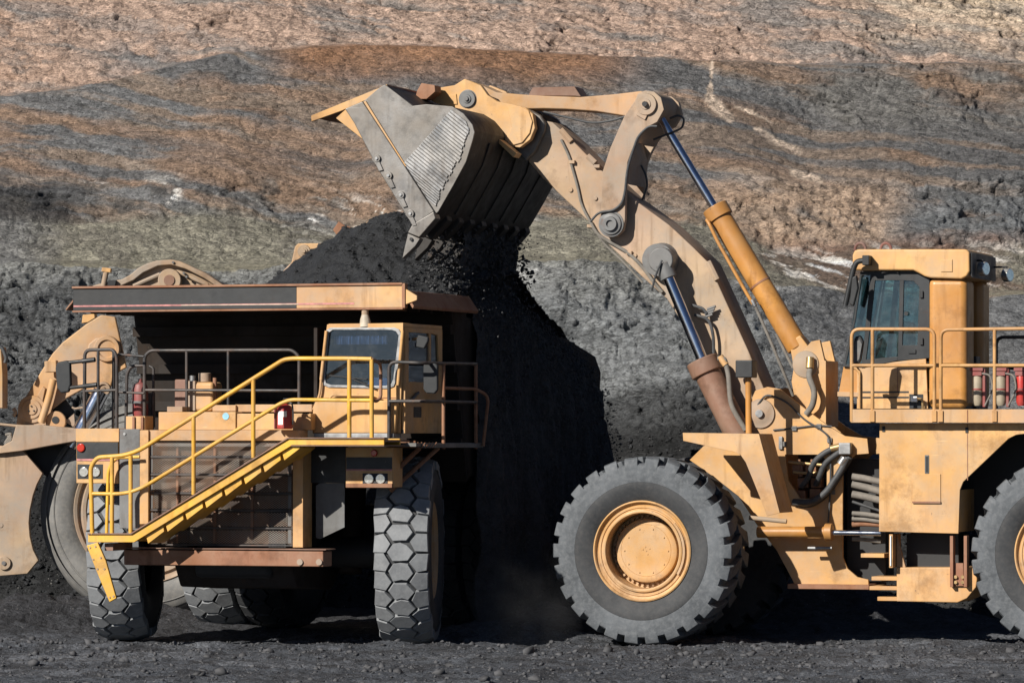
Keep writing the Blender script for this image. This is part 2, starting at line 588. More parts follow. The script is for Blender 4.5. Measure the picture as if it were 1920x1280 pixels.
# ------------------------------------------------------------------ terrain
def grid_obj(name, X, Y, Z, mat, color=None, smooth=False):
    """X,Y,Z arrays of shape (rows, cols)"""
    r, c = X.shape
    co = np.stack([X, Y, Z], -1).reshape(-1, 3).astype(np.float32)
    i = np.arange(r * c).reshape(r, c)
    q = np.stack([i[:-1, :-1], i[:-1, 1:], i[1:, 1:], i[1:, :-1]], -1).reshape(-1, 4)
    me = bpy.data.meshes.new(name)
    me.vertices.add(r * c)
    me.vertices.foreach_set("co", co.ravel())
    me.loops.add(q.size)
    me.loops.foreach_set("vertex_index", q.ravel().astype(np.int32))
    me.polygons.add(len(q))
    me.polygons.foreach_set("loop_start", (np.arange(len(q)) * 4).astype(np.int32))
    me.polygons.foreach_set("use_smooth", np.full(len(q), smooth, dtype=bool))
    me.update(calc_edges=True)
    if color is not None:
        at = me.color_attributes.new("Col", 'FLOAT_COLOR', 'POINT')
        cc = np.concatenate([color.reshape(-1, 3), np.ones((r * c, 1))], 1).astype(np.float32)
        at.data.foreach_set("color", cc.ravel())
    me.materials.append(mat)
    o = bpy.data.objects.new(name, me)
    COL.objects.link(o)
    return o

def axis(dense0, dense1, step, far0, far1, k=1.35):
    a = list(np.arange(dense0, dense1 + step * .5, step))
    s, x = step, dense0
    L = []
    while x > far0:
        s *= k
        x -= s
        L.append(x)
    s, x = step, dense1
    R = []
    while x < far1:
        s *= k
        x += s
        R.append(x)
    return np.array(L[::-1] + a + R)

WT = {  # survey of the pit wall: for each station, (row, distance) from the toe up over the benches
 -2600: [(1150, 79), (850, 81), (500, 84), (488, 88), (420, 91), (230, 98), (226, 103), (0, 108), (-700, 120)],
 0:     [(1150, 79.5), (850, 81.5), (492, 84), (484, 87), (420, 89), (186, 97), (182, 101), (0, 106), (-700, 119)],
 200:   [(1150, 79.5), (850, 81.5), (500, 84), (488, 87), (408, 89), (160, 97), (156, 101), (0, 106), (-700, 119)],
 420:   [(1150, 79.5), (850, 81), (502, 83.5), (486, 86.5), (415, 88.5), (100, 97), (96, 101), (0, 105), (-700, 119)],
 650:   [(1150, 79), (840, 80.5), (497, 82.5), (482, 86), (422, 88), (88, 97), (85, 101), (0, 105), (-700, 119)],
 900:   [(1156, 74.4), (805, 75.8), (490, 78.2), (480, 83), (425, 86), (92, 96), (89, 100), (0, 104), (-700, 118)],
 1100:  [(1158, 73.8), (790, 75.2), (492, 77.6), (482, 82), (415, 85), (105, 96), (102, 100), (0, 104), (-700, 118)],
 1330:  [(1166, 72.6), (800, 74.6), (510, 77.6), (490, 82), (430, 85), (118, 96), (114, 100), (0, 104), (-700, 118)],
 1480:  [(1176, 70.8), (900, 72.8), (548, 78.0), (540, 81), (465, 84), (120, 96), (116, 100), (0, 104), (-700, 118)],
 1920:  [(1186, 69.6), (900, 72.2), (556, 79.0), (548, 83), (475, 85), (122, 96), (118, 100), (0, 104), (-700, 118)],
 4500:  [(1194, 68.7), (900, 72), (556, 81), (548, 84), (475, 86), (122, 97), (118, 101), (0, 105), (-700, 119)],
}
UK = sorted(WT)
Uax = axis(-90, 2010, 3.0, -2600, 4500, 1.3)
Uax = np.clip(Uax, -2600, 4500)
NSEG = [85, 110, 8, 36, 130, 6, 60, 34]
S = np.concatenate([np.linspace(k, k + 1, n, endpoint=False) for k, n in enumerate(NSEG)] + [[8.0]])
kr = np.array([[p[0] for p in WT[u]] for u in UK], float)
ky = np.array([[p[1] for p in WT[u]] for u in UK], float)
Rk = np.stack([np.interp(Uax, UK, kr[:, k]) for k in range(9)], 0)
Yk = np.stack([np.interp(Uax, UK, ky[:, k]) for k in range(9)], 0)
# soften the kinks between stations
def soft(A):
    for _ in range(30):
        A[:, 1:-1] = A[:, 1:-1] * .5 + (A[:, :-2] + A[:, 2:]) * .25
    return A
Rk, Yk = soft(Rk), soft(Yk)
wob = fbm(Uax / 90.0, 0 * Uax + 3.1, oct=4)
for k, a in ((1, 34), (2, 18), (3, 4), (4, 24), (5, 7), (6, 5)):
    Rk[k] += a * fbm(Uax / 150.0, 0 * Uax + 7.7 * k, oct=2)
    Yk[k] += .4 * fbm(Uax / 260.0, 0 * Uax + 1.7 * k, oct=2)
si = np.minimum(S.astype(int), 7)
sf = (S - si)[:, None]
R = Rk[si] * (1 - sf) + Rk[si + 1] * sf
Yd = Yk[si] * (1 - sf) + Yk[si + 1] * sf
U = np.broadcast_to(Uax, R.shape)
# the slope is not one plane: a low cliff, a bench and a rock step, strongest on the right
fr = np.clip(np.broadcast_to(S[:, None] - 4, R.shape), 0, 1)
rt = sstep(1250, 1450, U)
shape_ = np.interp(fr, [0, .40, .63, .70, 1], [0, .16, .70, .80, 1]) * rt + np.interp(fr, [0, .28, .42, .72, 1], [0, .16, .40, .76, 1]) * (1 - rt)
Yd = np.where((si == 4)[:, None], Yk[4][None, :] + (Yk[5] - Yk[4])[None, :] * shape_, Yd)
Sg = np.broadcast_to(S[:, None], R.shape)
ca, sa = math.cos(TILT), math.sin(TILT)
ax_ = (U - 960) / FPX
bz_ = (640 - R) / FPX
dy_ = ca - bz_ * sa
dz_ = sa + bz_ * ca
Xw = ax_ / dy_ * Yd
Zw = CH + dz_ / dy_ * Yd
# masks
def zone(a, b, soft_=.06):
    return sstep(a - soft_, a + soft_, Sg) * (1 - sstep(b - soft_, b + soft_, Sg))
bank = zone(-1, 1)
face = zone(1, 2.02)
olive = zone(2.02, 4, .08)
slope = zone(4, 5.02, .03)
upper = sstep(5.2, 6.0, Sg)
right = sstep(1340, 1560, U + 150 * fbm(U / 90, R / 90, oct=4))
gravel = np.clip(face * right + bank * right * sstep(.75, 1.0, Sg), 0, 1)
rocky = np.clip(face * (1 - right) + slope * .55 + upper * .9 + olive * .3 + bank * .22 + gravel * .12, 0, 1.2)
cliff = right * np.exp(-((R - 395) / 62.0) ** 2) * slope
band = right * np.exp(-((R - 185) / 58.0) ** 2) * slope
rocky = np.clip(rocky + .6 * cliff + .5 * band - .25 * slope * (1 - right) * (R < 330), .1, 1.3)
# relief, worked out in metres on the wall
def cells(x, y, seed=0.0):
    """broken blocks: random height of the nearest block and nearness to its joints"""
    ix, iy = np.floor(x), np.floor(y)
    f1 = np.full(x.shape, 9.0); f2 = np.full(x.shape, 9.0); val = np.zeros(x.shape)
    for dx in (-1, 0, 1):
        for dy in (-1, 0, 1):
            cx, cy = ix + dx, iy + dy
            sd_ = np.full(x.shape, seed)
            px_ = cx + .15 + .7 * _hash(cx, cy, sd_ + 1)
            py_ = cy + .15 + .7 * _hash(cx, cy, sd_ + 2)
            d = (x - px_) ** 2 + (y - py_) ** 2
            v = _hash(cx, cy, sd_ + 3)
            near = d < f1
            f2 = np.where(near, f1, np.minimum(f2, d))
            val = np.where(near, v, val)
            f1 = np.where(near, d, f1)
    return val, np.sqrt(f2) - np.sqrt(f1)
big = fbm(Xw / 3.2, Zw / 2.6, Yd / 9, oct=4)
wx = Xw + .35 * fbm(Xw * .9, Zw * .9, oct=4)
wz = Zw + .20 * Xw + .22 * fbm(Xw * .8 + 7, Zw * .9, oct=4)
dip = Zw + .22 * Xw + .35 * fbm(Xw / 2.4, Zw / 1.6, oct=4)
cv1, ce1 = cells(wx * .7, wz * 2.3, 1)
cv2, ce2 = cells(wx * 1.5 + 3, wz * 5.6, 2)
cv3, ce3 = cells(wx * 4.2, wz * 12 + 5, 3)
brk = sstep(-.25, .3, fbm(Xw / 1.3, Zw / .9, oct=4))
rg = ridged(wx * .9, wz * 1.6, oct=5)
rg2 = ridged(wx * 2.8 + 5, wz * 5.0, oct=4)
fu = Xw * .45 + Zw * .9 + .4 * fbm(Xw / 2.5, Zw / 2.5, oct=3)
fur = .6 * fbm(fu * 2.0 + .5 * fbm(Xw, Zw, oct=3), (Zw + Yd * .3) * .3, oct=4) * slope * (1 - right)
rk = np.clip(rocky, 0, 1.2)
disp = .42 * big * (.35 + .65 * np.clip(rocky, 0, 1))
rk = rk * (1 - .18 * face * sstep(700, 900, U)) * (1 - .35 * upper) * (1 - .25 * slope)
disp = disp + rk * (.22 * (rg - .5) + .17 * (cv1 - .5) * brk + .13 * (cv2 - .5) * (.4 + .6 * brk) + .09 * (cv3 - .5) + .10 * (rg2 - .5))
disp = disp - rk * (.05 * sstep(.12, 0, ce1) * brk + .045 * sstep(.12, 0, ce2))
nck = fbm(wx * .42, wz * 2.4, oct=4)
crack = np.exp(-(nck / .035) ** 2) * sstep(-.05, .25, fbm(Xw * .6 + 31, Zw * .8, oct=3))
st3 = fbm(wx * .35 + 3, wz * 5.0, oct=5)
disp = disp - (.20 + .10 * face) * crack * np.clip(rocky, 0, 1) + .10 * st3 * (slope + .6 * upper + .8 * face)
disp = disp + .10 * fur
disp = disp + (.035 + .05 * rk) * fbm(wx * 4, wz * 8, oct=4) + (.03 + .07 * rk) * (ridged(wx * 5, wz * 10, oct=3) - .5) + .022 * fbm(Xw * 15, Zw * 17, oct=2)
disp = disp * sstep(.0, .25, Sg)
Xt = Xw + .10 * rocky * fbm(Xw * 1.3, Zw * 1.3 + 40, oct=3)
Yt = Yd - .9 * disp
Zt = Zw + .35 * disp

# the rock's own colours
def C(*c):
    return np.array(c, float)
def mixa(a, b, m):
    return a * (1 - m[..., None]) + b * m[..., None]
n_a = fbm(Xw / 1.9, Zw / .95 + .25 * Xw, oct=6)
n_b = fbm(Xw / .7 + 9, Zw / .35 + .2 * Xw, oct=5)
n_c = fbm(Xw / 4.3 - 4, Zw / 2.6, oct=4)
st_ = fbm(wx * .30, wz * 4.2, oct=5)
st4 = fbm(wx * .22 + 11, wz * 2.6 + 4, oct=5)
base = np.zeros(R.shape + (3,))
n_a = n_a + .25 * (cv1 - .5) + .2 * (cv2 - .5)
n_b = n_b + .3 * (cv3 - .5) + .25 * (cv2 - .5)
c_up = mixa(C(.275, .185, .138) + 0 * base, C(.165, .14, .125), sstep(-.05, .3, st_ + .4 * n_a))
c_up = mixa(c_up, C(.30, .185, .125), sstep(.15, .5, n_c) * .6)
c_up = mixa(c_up, C(.42, .33, .23), sstep(1500, 1850, U) * sstep(130, 0, R + 40 * n_a) * .8)
c_up = mixa(c_up, C(.10, .098, .10), np.exp(-((U - 260) / 80) ** 2 - ((R - 110) / 38) ** 2) * .9 * sstep(-.3, .3, n_b + .2))
c_up = mixa(c_up, C(.13, .122, .118), sstep(.1, .4, n_b + st4) * .5)
c_sl = mixa(C(.130, .092, .066) + 0 * base, C(.086, .088, .092), sstep(-.1, .25, st_ + .25 * n_a + .1))
c_sl = mixa(c_sl, C(.165, .092, .050), sstep(.05, .32, st4 - .2 * n_b + .3 * n_c) * .65)
c_sl = mixa(c_sl, C(.055, .052, .052), sstep(.18, .34, st_ - .3 * n_c) * .55)
rid = Rk[5][None, :]
c_sl = mixa(c_sl, C(.175, .075, .026), sstep(85, 10, R - rid + 25 * n_a) * sstep(470, 600, U) * (1 - sstep(1080, 1250, U)) * .9)
c_sl = mixa(c_sl, C(.022, .023, .026), sstep(320, 355, R + 26 * n_b) * sstep(190, 60, U + 60 * n_a) * .92)
c_sl = mixa(c_sl, C(.045, .042, .04), sstep(330, 372, R + 30 * n_b) * sstep(.05, .4, n_b) * (1 - right) * .8)
c_sl = mixa(c_sl, C(.085, .082, .078), right * np.clip(band * 1.4, 0, 1) * sstep(-.35, .2, n_a))
c_sl = mixa(c_sl, C(.235, .155, .10), np.clip(cliff * 1.5, 0, 1) * (1 - sstep(1640, 1740, U)) * sstep(-.45, .1, n_a))
c_sl = mixa(c_sl, C(.075, .082, .090), np.exp(-((R - 415) / 62) ** 2) * sstep(1620, 1760, U + 60 * n_a) * sstep(-.4, .1, n_b + .2))
c_sl = mixa(c_sl, C(.13, .06, .035), right * sstep(430, 470, R) * sstep(-.1, .3, n_a) * .8)
pale = np.zeros(R.shape)
for (u0, r0, u1, r1, w) in ((1336, 118, 1328, 190, 7), (1328, 185, 1368, 222, 12), (1418, 243, 1500, 282, 9), (1488, 318, 1542, 332, 9), (1450, 230, 1380, 200, 4)):
    t = np.clip(((U - u0) * (u1 - u0) + (R - r0) * (r1 - r0)) / ((u1 - u0) ** 2 + (r1 - r0) ** 2), 0, 1)
    d = np.hypot(U - u0 - t * (u1 - u0), R - r0 - t * (r1 - r0)) + 7 * n_b
    pale = np.maximum(pale, sstep(w, w * .4, d))
c_sl = mixa(c_sl, C(.36, .265, .19), pale * .85)
whz = 1.25 * np.exp(-((R - 412 - .06 * (U - 450)) / 50) ** 2) * sstep(60, 240, U) * (1 - sstep(1240, 1330, U)) + 1.1 * np.exp(-((R - 505) / 34) ** 2) * right
wst = fbm(wx * 1.7, wz * 15.0 + 3, oct=4)
white = np.clip(whz, 0, 1) * sstep(.10, .20, wst + .12 * n_a) * sstep(-.25, .10, n_a + .3 * n_b) * (1 - .85 * olive * (1 - right))
c_ol = mixa(C(.140, .130, .096) + 0 * base, C(.105, .096, .074), sstep(0, .4, n_b))
c_ol = mixa(c_ol, C(.10, .10, .098), sstep(100, 10, U + 60 * n_a))
c_ol = mixa(c_ol, C(.10, .065, .045), right * sstep(-.3, .2, n_a))
c_fa = mixa(C(.092, .098, .102) + 0 * base, C(.060, .065, .069), sstep(-.05, .3, .4 * n_a + .8 * st_))
c_fa = mixa(c_fa, C(.115, .112, .098), sstep(590, 500, R + 30 * n_a) * .7)
c_fa = mixa(c_fa, C(.036, .038, .041), sstep(690, 760, R + 35 * n_a) * (1 - right))
lf = 1 - sstep(500, 760, U)
c_fa = mixa(c_fa, mixa(C(.060, .063, .066) + 0 * base, C(.034, .036, .04), sstep(-.1, .3, n_b)), lf * sstep(505, 560, R + 22 * n_a))
c_gr = mixa(C(.070, .070, .073) + 0 * base, C(.052, .052, .056), sstep(-.2, .3, n_b))
c_gr = mixa(c_gr, C(.085, .066, .058), sstep(.1, .4, n_c) * .4)
c_bk = mixa(C(.019, .0195, .021) + 0 * base, C(.032, .033, .035), sstep(0, .4, n_b))
col = mixa(c_fa, c_sl, sstep(2.5, 3.5, Sg))
col = mixa(col, c_up, upper)
col = mixa(col, c_ol, np.clip(olive, 0, 1))
col = mixa(col, c_fa, np.clip(face * (1 - gravel), 0, 1))
col = mixa(col, c_bk, np.clip(bank, 0, 1))
col = mixa(col, c_gr, np.clip(gravel * sstep(880, 800, R + 60 * n_a), 0, 1))
col = col * (1 - .5 * crack * np.clip(rocky, 0, 1))[..., None]  # crack lines darkened in the colour too, for the shade inside them
col = mixa(col, C(.50, .48, .45), white)
bright = 1.0 + (.66 - .12 * upper) * sstep(2.2, 3.4, Sg) + .95 * sstep(.9, 1.25, Sg) * (1 - sstep(2.2, 3.4, Sg))
bright = bright * (1 - .06 * olive)
lum = col @ C(.3, .5, .2)
col = mixa(col, lum[..., None] * C(1.05, 1.0, .93), (.30 - .12 * upper) * sstep(2.2, 3.4, Sg) * np.ones(R.shape))
col = mixa(col, lum[..., None] * C(.97, 1.0, 1.02), .6 * (1 - sstep(2.2, 3.4, Sg)) * (1 - olive))
col = np.clip(col * bright[..., None], .008, .62)
wall = grid_obj("pit_wall", Xt, Yt, Zt, M['rock'], col, smooth=True)
wall["kind"] = "structure"
wall["label"] = "stepped brown and grey pit wall with rock benches behind the machines"

# ground: one sheet out to the horizon
gx = axis(-13.5, 13.5, .05, -900, 900, 1.3)
gy = axis(51, 73, .07, -60, 1500, 1.3)
GX, GY = np.meshgrid(gx, gy)
fade = np.exp(-np.maximum(np.abs(GX) - 30, 0) / 20) * np.exp(-np.maximum(np.abs(GY - 62) - 25, 0) / 20)
gz = .07 * fbm(GX / 2.2, GY / 3.5, oct=4)
lump = ridged(GX * 1.6, GY * 1.1, oct=5)
ruts = fbm(GX * .25, GY * 2.1, oct=4)
ridge = np.exp(-((GY - 63.2 - .5 * fbm(GX / 3, 0 * GX, oct=3)) / .55) ** 2)
gz = gz + ridge * (.03 + .10 * np.clip(fbm(GX * 1.7, GY * 1.5, oct=4) + .25, 0, 1)) + .06 * (lump - .5) + .06 * ruts
gz = gz + .03 * fbm(GX * 6, GY * 5, oct=3)
for (hx, hy, hr, hh) in ((-7.6, 69.5, 1.6, .55), (-6.3, 70.6, 1.4, .5), (3.4, 69.6, 1.6, .5), (5.2, 69.4, 1.9, .6), (-.1, 66.2, 1.2, .35), (.5, 67.4, 1.2, .5), (-9.2, 68.4, 1.5, .4)):
    gz = gz + hh * np.exp(-((GX - hx) / hr) ** 2 - ((GY - hy) / (hr * .55)) ** 2) * (1 + .25 * fbm(GX * 2, GY * 2, oct=3))
gz = gz * fade - .02
gn = fbm(GX * .35, GY * .9, oct=5)
gn2 = fbm(GX * 2.5, GY * 2.0, oct=4)
gcol = mixa(np.zeros(GX.shape + (3,)) + C(.060, .065, .075), C(.104, .110, .123), sstep(-.1, .4, gn))
gcol = mixa(gcol, C(.034, .034, .037), sstep(.0, .4, gn2) * .7)
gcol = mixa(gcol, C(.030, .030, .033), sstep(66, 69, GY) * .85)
ground = grid_obj("ground", GX, GY, gz, M['dirt'], gcol)
ground["kind"] = "structure"
ground["label"] = "rutted dark grey coal dirt floor of the pit"

def ground_z(x, y):
    i = np.clip(np.searchsorted(gx, x), 0, len(gx) - 1)
    j = np.clip(np.searchsorted(gy, y), 0, len(gy) - 1)
    return gz[j, i]

# loose lumps: many small broken stones joined into one mass
_bm = bmesh.new()
bmesh.ops.create_icosphere(_bm, subdivisions=1, radius=1.0)
ICO_V = np.array([v.co[:] for v in _bm.verts])
ICO_F = np.array([[v.index for v in f.verts] for f in _bm.faces])
_bm.free()
def lumps(name, pos, size, mat, label=None, stuff=True, parent=None, flat=.7, seed=3):
    rg_ = np.random.default_rng(seed)
    n = len(pos)
    V = ICO_V[None] * (1 + .38 * rg_.standard_normal((n, len(ICO_V), 1)).clip(-1.3, 1.3) * .7)
    sc = size[:, None, None] * (1 + .3 * rg_.standard_normal((n, 1, 3))).clip(.45, 1.7)
    sc[..., 2] *= flat
    V = V * sc
    a = rg_.uniform(0, 6.28, n)
    b = rg_.uniform(-.6, .6, n)
    ca_, sa_ = np.cos(a)[:, None], np.sin(a)[:, None]
    cb_, sb_ = np.cos(b)[:, None], np.sin(b)[:, None]
    x, y, z = V[..., 0], V[..., 1], V[..., 2]
    x, z = x * cb_ - z * sb_, x * sb_ + z * cb_
    x, y = x * ca_ - y * sa_, x * sa_ + y * ca_
    V = np.stack([x, y, z], -1) + pos[:, None, :]
    F = ICO_F[None] + (np.arange(n) * len(ICO_V))[:, None, None]
    F = F.reshape(-1, 3)
    me = bpy.data.meshes.new(name)
    me.vertices.add(n * len(ICO_V))
    me.vertices.foreach_set("co", V.astype(np.float32).ravel())
    me.loops.add(F.size)
    me.loops.foreach_set("vertex_index", F.ravel().astype(np.int32))
    me.polygons.add(len(F))
    me.polygons.foreach_set("loop_start", (np.arange(len(F)) * 3).astype(np.int32))
    me.update(calc_edges=True)
    me.materials.append(mat)
    o = bpy.data.objects.new(name, me)
    COL.objects.link(o)
    if stuff:
        o["kind"] = "stuff"
    if label:
        o["label"] = label
    if parent:
        o.parent = parent
    return o
# ------------------------------------------------------------------ wheels
def wheel_meshes():
    """earthmover loader wheel, axis along y, outer face at y=0"""
    R_ = 1.345
    t = MB()
    prof = [(.70, .10), (.76, .055), (.86, .02), (.98, .0), (1.10, .0), (1.185, .006), (1.225, .016), (1.252, .06), (1.262, .20), (1.262, .90), (1.252, 1.04), (1.225, 1.084), (1.185, 1.094), (1.10, 1.10), (.98, 1.10), (.86, 1.08), (.76, 1.045), (.70, 1.0)]
    t.lathe(prof, 96)
    lug = MB()
    N = 26
    for side in (0, 1):
        for k in range(N):
            a0 = 2 * math.pi * (k + .5 * side) / N
            rows = []
            #       y      half-angle  shift  r_out   r_in
            for (y, h, sft, ro, ri) in ((.004, .082, 0, 1.19, 1.15), (.012, .088, 0, 1.26, 1.15), (.045, .088, .0, 1.325, 1.15), (.12, .086, .01, 1.347, 1.2), (.34, .078, .05, 1.352, 1.2), (.60, .060, .135, 1.352, 1.2)):
                yy = y if not side else 1.10 - y
                pts = []
                for (aa, rr) in ((a0 + sft - h, ri), (a0 + sft - h * .86, ro), (a0 + sft + h * .86, ro), (a0 + sft + h, ri)):
                    pts.append((rr * math.cos(aa), yy, rr * math.sin(aa)))
                rows.append(pts)
            vs = [p for r in rows for p in r]
            fs = []
            m = len(rows)
            for i in range(m - 1):
                for j in range(3):
                    fs.append((i * 4 + j, i * 4 + j + 1, (i + 1) * 4 + j + 1, (i + 1) * 4 + j))
            fs.append((0, 1, 2, 3))
            fs.append(tuple((m - 1) * 4 + j for j in (3, 2, 1, 0)))
            lug.add(vs, fs)
    inner = MB().lathe([(.985, -.003), (.99, .0015), (.975, -.004), (.90, .004), (.80, .028), (.72, .075), (.70, .09)], 96)
    rim = MB()
    rim.lathe([(.70, .14), (.725, .075), (.722, .05), (.705, .04), (.69, .052), (.685, .085), (.655, .10), (.645, .085), (.62, .085), (.612, .10), (.595, .10), (.588, .07), (.565, .06), (.548, .065), (.54, .09), (.535, .42), (.40, .44), (.0, .44)], 72)
    hub = MB()
    hub.lathe([(.0, .285), (.365, .285), (.372, .29), (.376, .285), (.43, .285), (.452, .297), (.46, .33), (.46, .44)], 64)
    for r_, n_, yy, rr in ((.325, 10, .272, .011),):
        for k in range(n_):
            a = 2 * math.pi * k / n_
            hub.disc((r_ * math.cos(a), r_ * math.sin(a)), rr, yy, .287, 8)
    for a, b in ((0, 0), (.05, .03), (-.05, .02), (.02, -.05), (-.015, .055)):
        hub.disc((a, b), .012, .278, .287, 8)
    bolts = MB()
    for k in range(40):
        a = 2 * math.pi * k / 40
        bolts.disc((.497 * math.cos(a), .497 * math.sin(a)), .019, .375, .43, 8)
    lock = MB()
    for k in range(12):
        a = math.radians(-32 + 6 * k)
        b_ = a + math.radians(6)
        lock.add([(.60 * math.cos(a), .062, .60 * math.sin(a)), (.60 * math.cos(b_), .062, .60 * math.sin(b_)), (.634 * math.cos(b_), .058, .634 * math.sin(b_)), (.634 * math.cos(a), .058, .634 * math.sin(a)),
                  (.60 * math.cos(a), .10, .60 * math.sin(a)), (.60 * math.cos(b_), .10, .60 * math.sin(b_)), (.634 * math.cos(b_), .10, .634 * math.sin(b_)), (.634 * math.cos(a), .10, .634 * math.sin(a))],
                 [(0, 1, 2, 3), (4, 7, 6, 5), (0, 4, 5, 1), (1, 5, 6, 2), (2, 6, 7, 3), (3, 7, 4, 0)])
    return t, lug, inner, rim, hub, bolts, lock

def copy_tree(o, parent, loc, rotz=0.0, flip=False):
    c = o.copy()
    COL.objects.link(c)
    c.parent = parent
    c.location = loc
    c.rotation_euler.z = rotz + (math.pi if flip else 0)
    for ch in o.children:
        d = ch.copy()
        COL.objects.link(d)
        d.parent = c
    return c

# ------------------------------------------------------------------ the wheel loader
L = Frame(1.898, 64.4, 17.0)
loader = thing("wheel_loader", "large yellow wheel loader tipping its raised bucket over the dump truck", "wheel loader", (L.o[0], L.o[1], 0), -L.a)
def LP(pts, v):
    return L.poly(pts, v)

tb, lugb, innb, rimb, hubb, boltb, lockb = wheel_meshes()
ZC = 1.33
wheel0 = tb.build("wheel", M['rubber'], loader, loc=(-.06, 0, ZC))
lugb.build("tread", M['rubber'], wheel0, bevel=.012, angle=30)
innb.build("inner_sidewall", M['rubber_inner_shade'], wheel0)
rimb.build("rim", M['yellow'], wheel0, angle=50)
hubb.build("hub_cover", M['yellow'], wheel0, angle=30)
boltb.build("wheel_bolts", M['yellow_dusty'], wheel0)["kind"] = "stuff"
lockb.build("lock_ring_segment", M['yellow_dusty'], wheel0)
xr, _ = L.p(1997, 1040, 0.0)
copy_tree(wheel0, loader, (xr, 0, ZC), .0).rotation_euler.y = .1
for x_ in (0, xr):
    fw = copy_tree(wheel0, loader, (x_, 4.1, ZC), 0, True)
    for q in [fw] + list(fw.children):
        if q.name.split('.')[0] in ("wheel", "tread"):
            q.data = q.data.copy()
            q.data.materials[0] = M['rubber_inner_shade']  # far wheels in dark rubber: the shade they stand in, painted
MB().cyl((0, .5, ZC), (0, 3.6, ZC), .33, 24).build("axle", M['yellow'], loader)
MB().cyl((xr, .5, ZC), (xr, 3.6, ZC), .33, 24).build("axle", M['yellow'], loader)

def part(name, mat, parent=None, bevel=.0, **kw):
    """decorator-free helper: returns a fresh builder with a bound build"""
    b = MB()
    b._args = (name, mat, parent or loader, bevel, kw)
    return b
def done(b):
    n, m, p, bv, kw = b._args
    return b.build(n, m, p, bevel=bv, **kw)

# --- front frame
fp = [(1400, 800), (1406, 755), (1416, 732), (1439, 725), (1462, 729), (1508, 765), (1554, 799), (1584, 817), (1626, 822), (1629, 850), (1604, 852), (1588, 868), (1580, 890), (1580, 1044), (1589, 1065), (1607, 1081), (1628, 1086), (1629, 1105), (1493, 1100), (1456, 1031), (1420, 985), (1385, 930), (1340, 895), (1293, 862), (1319, 836), (1345, 828)]
hole = [(1472, 852), (1535, 852), (1547, 860), (1550, 880), (1550, 925), (1540, 934), (1500, 934), (1478, 900)]
op, hp = LP(fp, 1.5), LP(hole, 1.5)
frame = MB().prism(keyhole(op, hp), 1.5, 1.56).build("front_frame", M['yellow'], loader, .006)
MB().prism(op, 2.62, 2.68).build("frame_plate", M['yellow'], frame, .006)
x0, z0 = L.p(1482, 1095, 1.5); x1, z1 = L.p(1575, 830, 1.5)
MB().box(x0, x1 - .15, 2.0, 2.55, z0 + .1, z1).build("frame_light_block", M['darksteel'], frame)  # box added inside the frame to block light
MB().box(x0 - .02, L.p(1632, 1100, 1.5)[0], 1.40, 2.6, z0 - .06, z0 + .01).build("belly_plate", M['rust'], frame, .006)
# edge strip and collar round the arm pivot
pv = L.p(1426, 775, 1.5)
ring = MB()
ring.lathe([(.0, -.06), (.055, -.06), (.075, -.05), (.12, -.05), (.15, -.03), (.21, -.03), (.215, .0)], 40, (pv[0], 1.5, pv[1]))
ring.build("arm_pivot", M['boom'], frame)
MB().disc(pv, .055, 1.40, 1.46, 20).build("pivot_pin", M['alu'], frame)
# tower for the tilt cylinder
tw = [(1491, 752), (1484, 715), (1488, 690), (1500, 665), (1521, 640), (1537, 637), (1546, 676), (1547, 800), (1520, 778)]
tower = MB().prism(LP(tw, 1.62), 1.62, 1.70).build("tower", M['yellow'], loader, .006)
MB().prism(LP(tw, 1.62), 2.28, 2.36).build("tower_plate", M['yellow'], tower, .006)
c_ = L.p(1511, 683, 1.62)
MB().lathe([(0, -.05), (.06, -.05), (.10, -.04), (.19, -.02), (.2, .0)], 32, (c_[0], 1.62, c_[1])).build("tower_pin", M['boom'], tower)
xa, za = L.p(1546, 676, 1.6); xb, zb = L.p(1547, 800, 1.6)
MB().box(xa - .05, xa + .02, 1.6, 2.4, zb, za).build("tower_back", M['yellow'], tower, .005)
# --- fender over the front tyre
fd = [(1280, 811), (1423, 813), (1462, 961), (1438, 967), (1426, 935), (1414, 905), (1398, 866), (1388, 852), (1375, 846), (1359, 843), (1281, 826)]
P_ = LP(fd, .18)
fender = MB().prism(P_, .18, .21).build("fender", M['yellow_dusty'], loader, .004)
xa, za = P_[0]; xb, zb = P_[1]; xc, zc = P_[2]
MB().prism([(xa, za), (xb, zb), (xb - .01, zb - .03), (xa, za - .03)], .21, .98).build("fender_top", M['yellow_dusty'], fender)
MB().prism([(xb, zb), (xc, zc), (xc - .03, zc), (xb - .03, zb - .01)], .21, .98).build("fender_back", M['yellow_dusty'], fender)
# --- lift arm
boom = [(1017, 334), (992, 305), (975, 262), (978, 236), (998, 222), (1035, 229), (1073, 263), (1127, 318), (1178, 366), (1255, 422), (1301, 465), (1328, 492), (1364, 571), (1403, 657), (1430, 722), (1452, 780), (1440, 810), (1410, 812), (1394, 800), (1345, 715), (1295, 630), (1250, 560), (1209, 524), (1137, 455), (1104, 416)]
arm = MB().prism(LP(boom, 1.62), 1.62, 2.38).build("lift_arm", M['boom'], loader, .02)
# stiffened nose of the arm with its worn edge
nose = [(976, 200), (996, 207), (1013, 216), (1022, 230), (1021, 246), (1003, 284), (985, 302), (972, 290), (964, 272), (955, 240), (960, 212)]
MB().prism(LP(nose, 1.50), 1.50, 1.62).build("arm_nose", M['steel'], arm, .03)
MB().prism(LP(nose, 1.50), 2.38, 2.50).build("arm_nose", M['steel'], arm, .03)
for px, py, r in ((1070, 356, .035), (1117, 372, .03), (1191, 479, .03)):
    c_ = L.p(px, py, 1.62)
    MB().disc(c_, r, 1.595, 1.63, 12).build("plug", M['boom'], arm, .005)
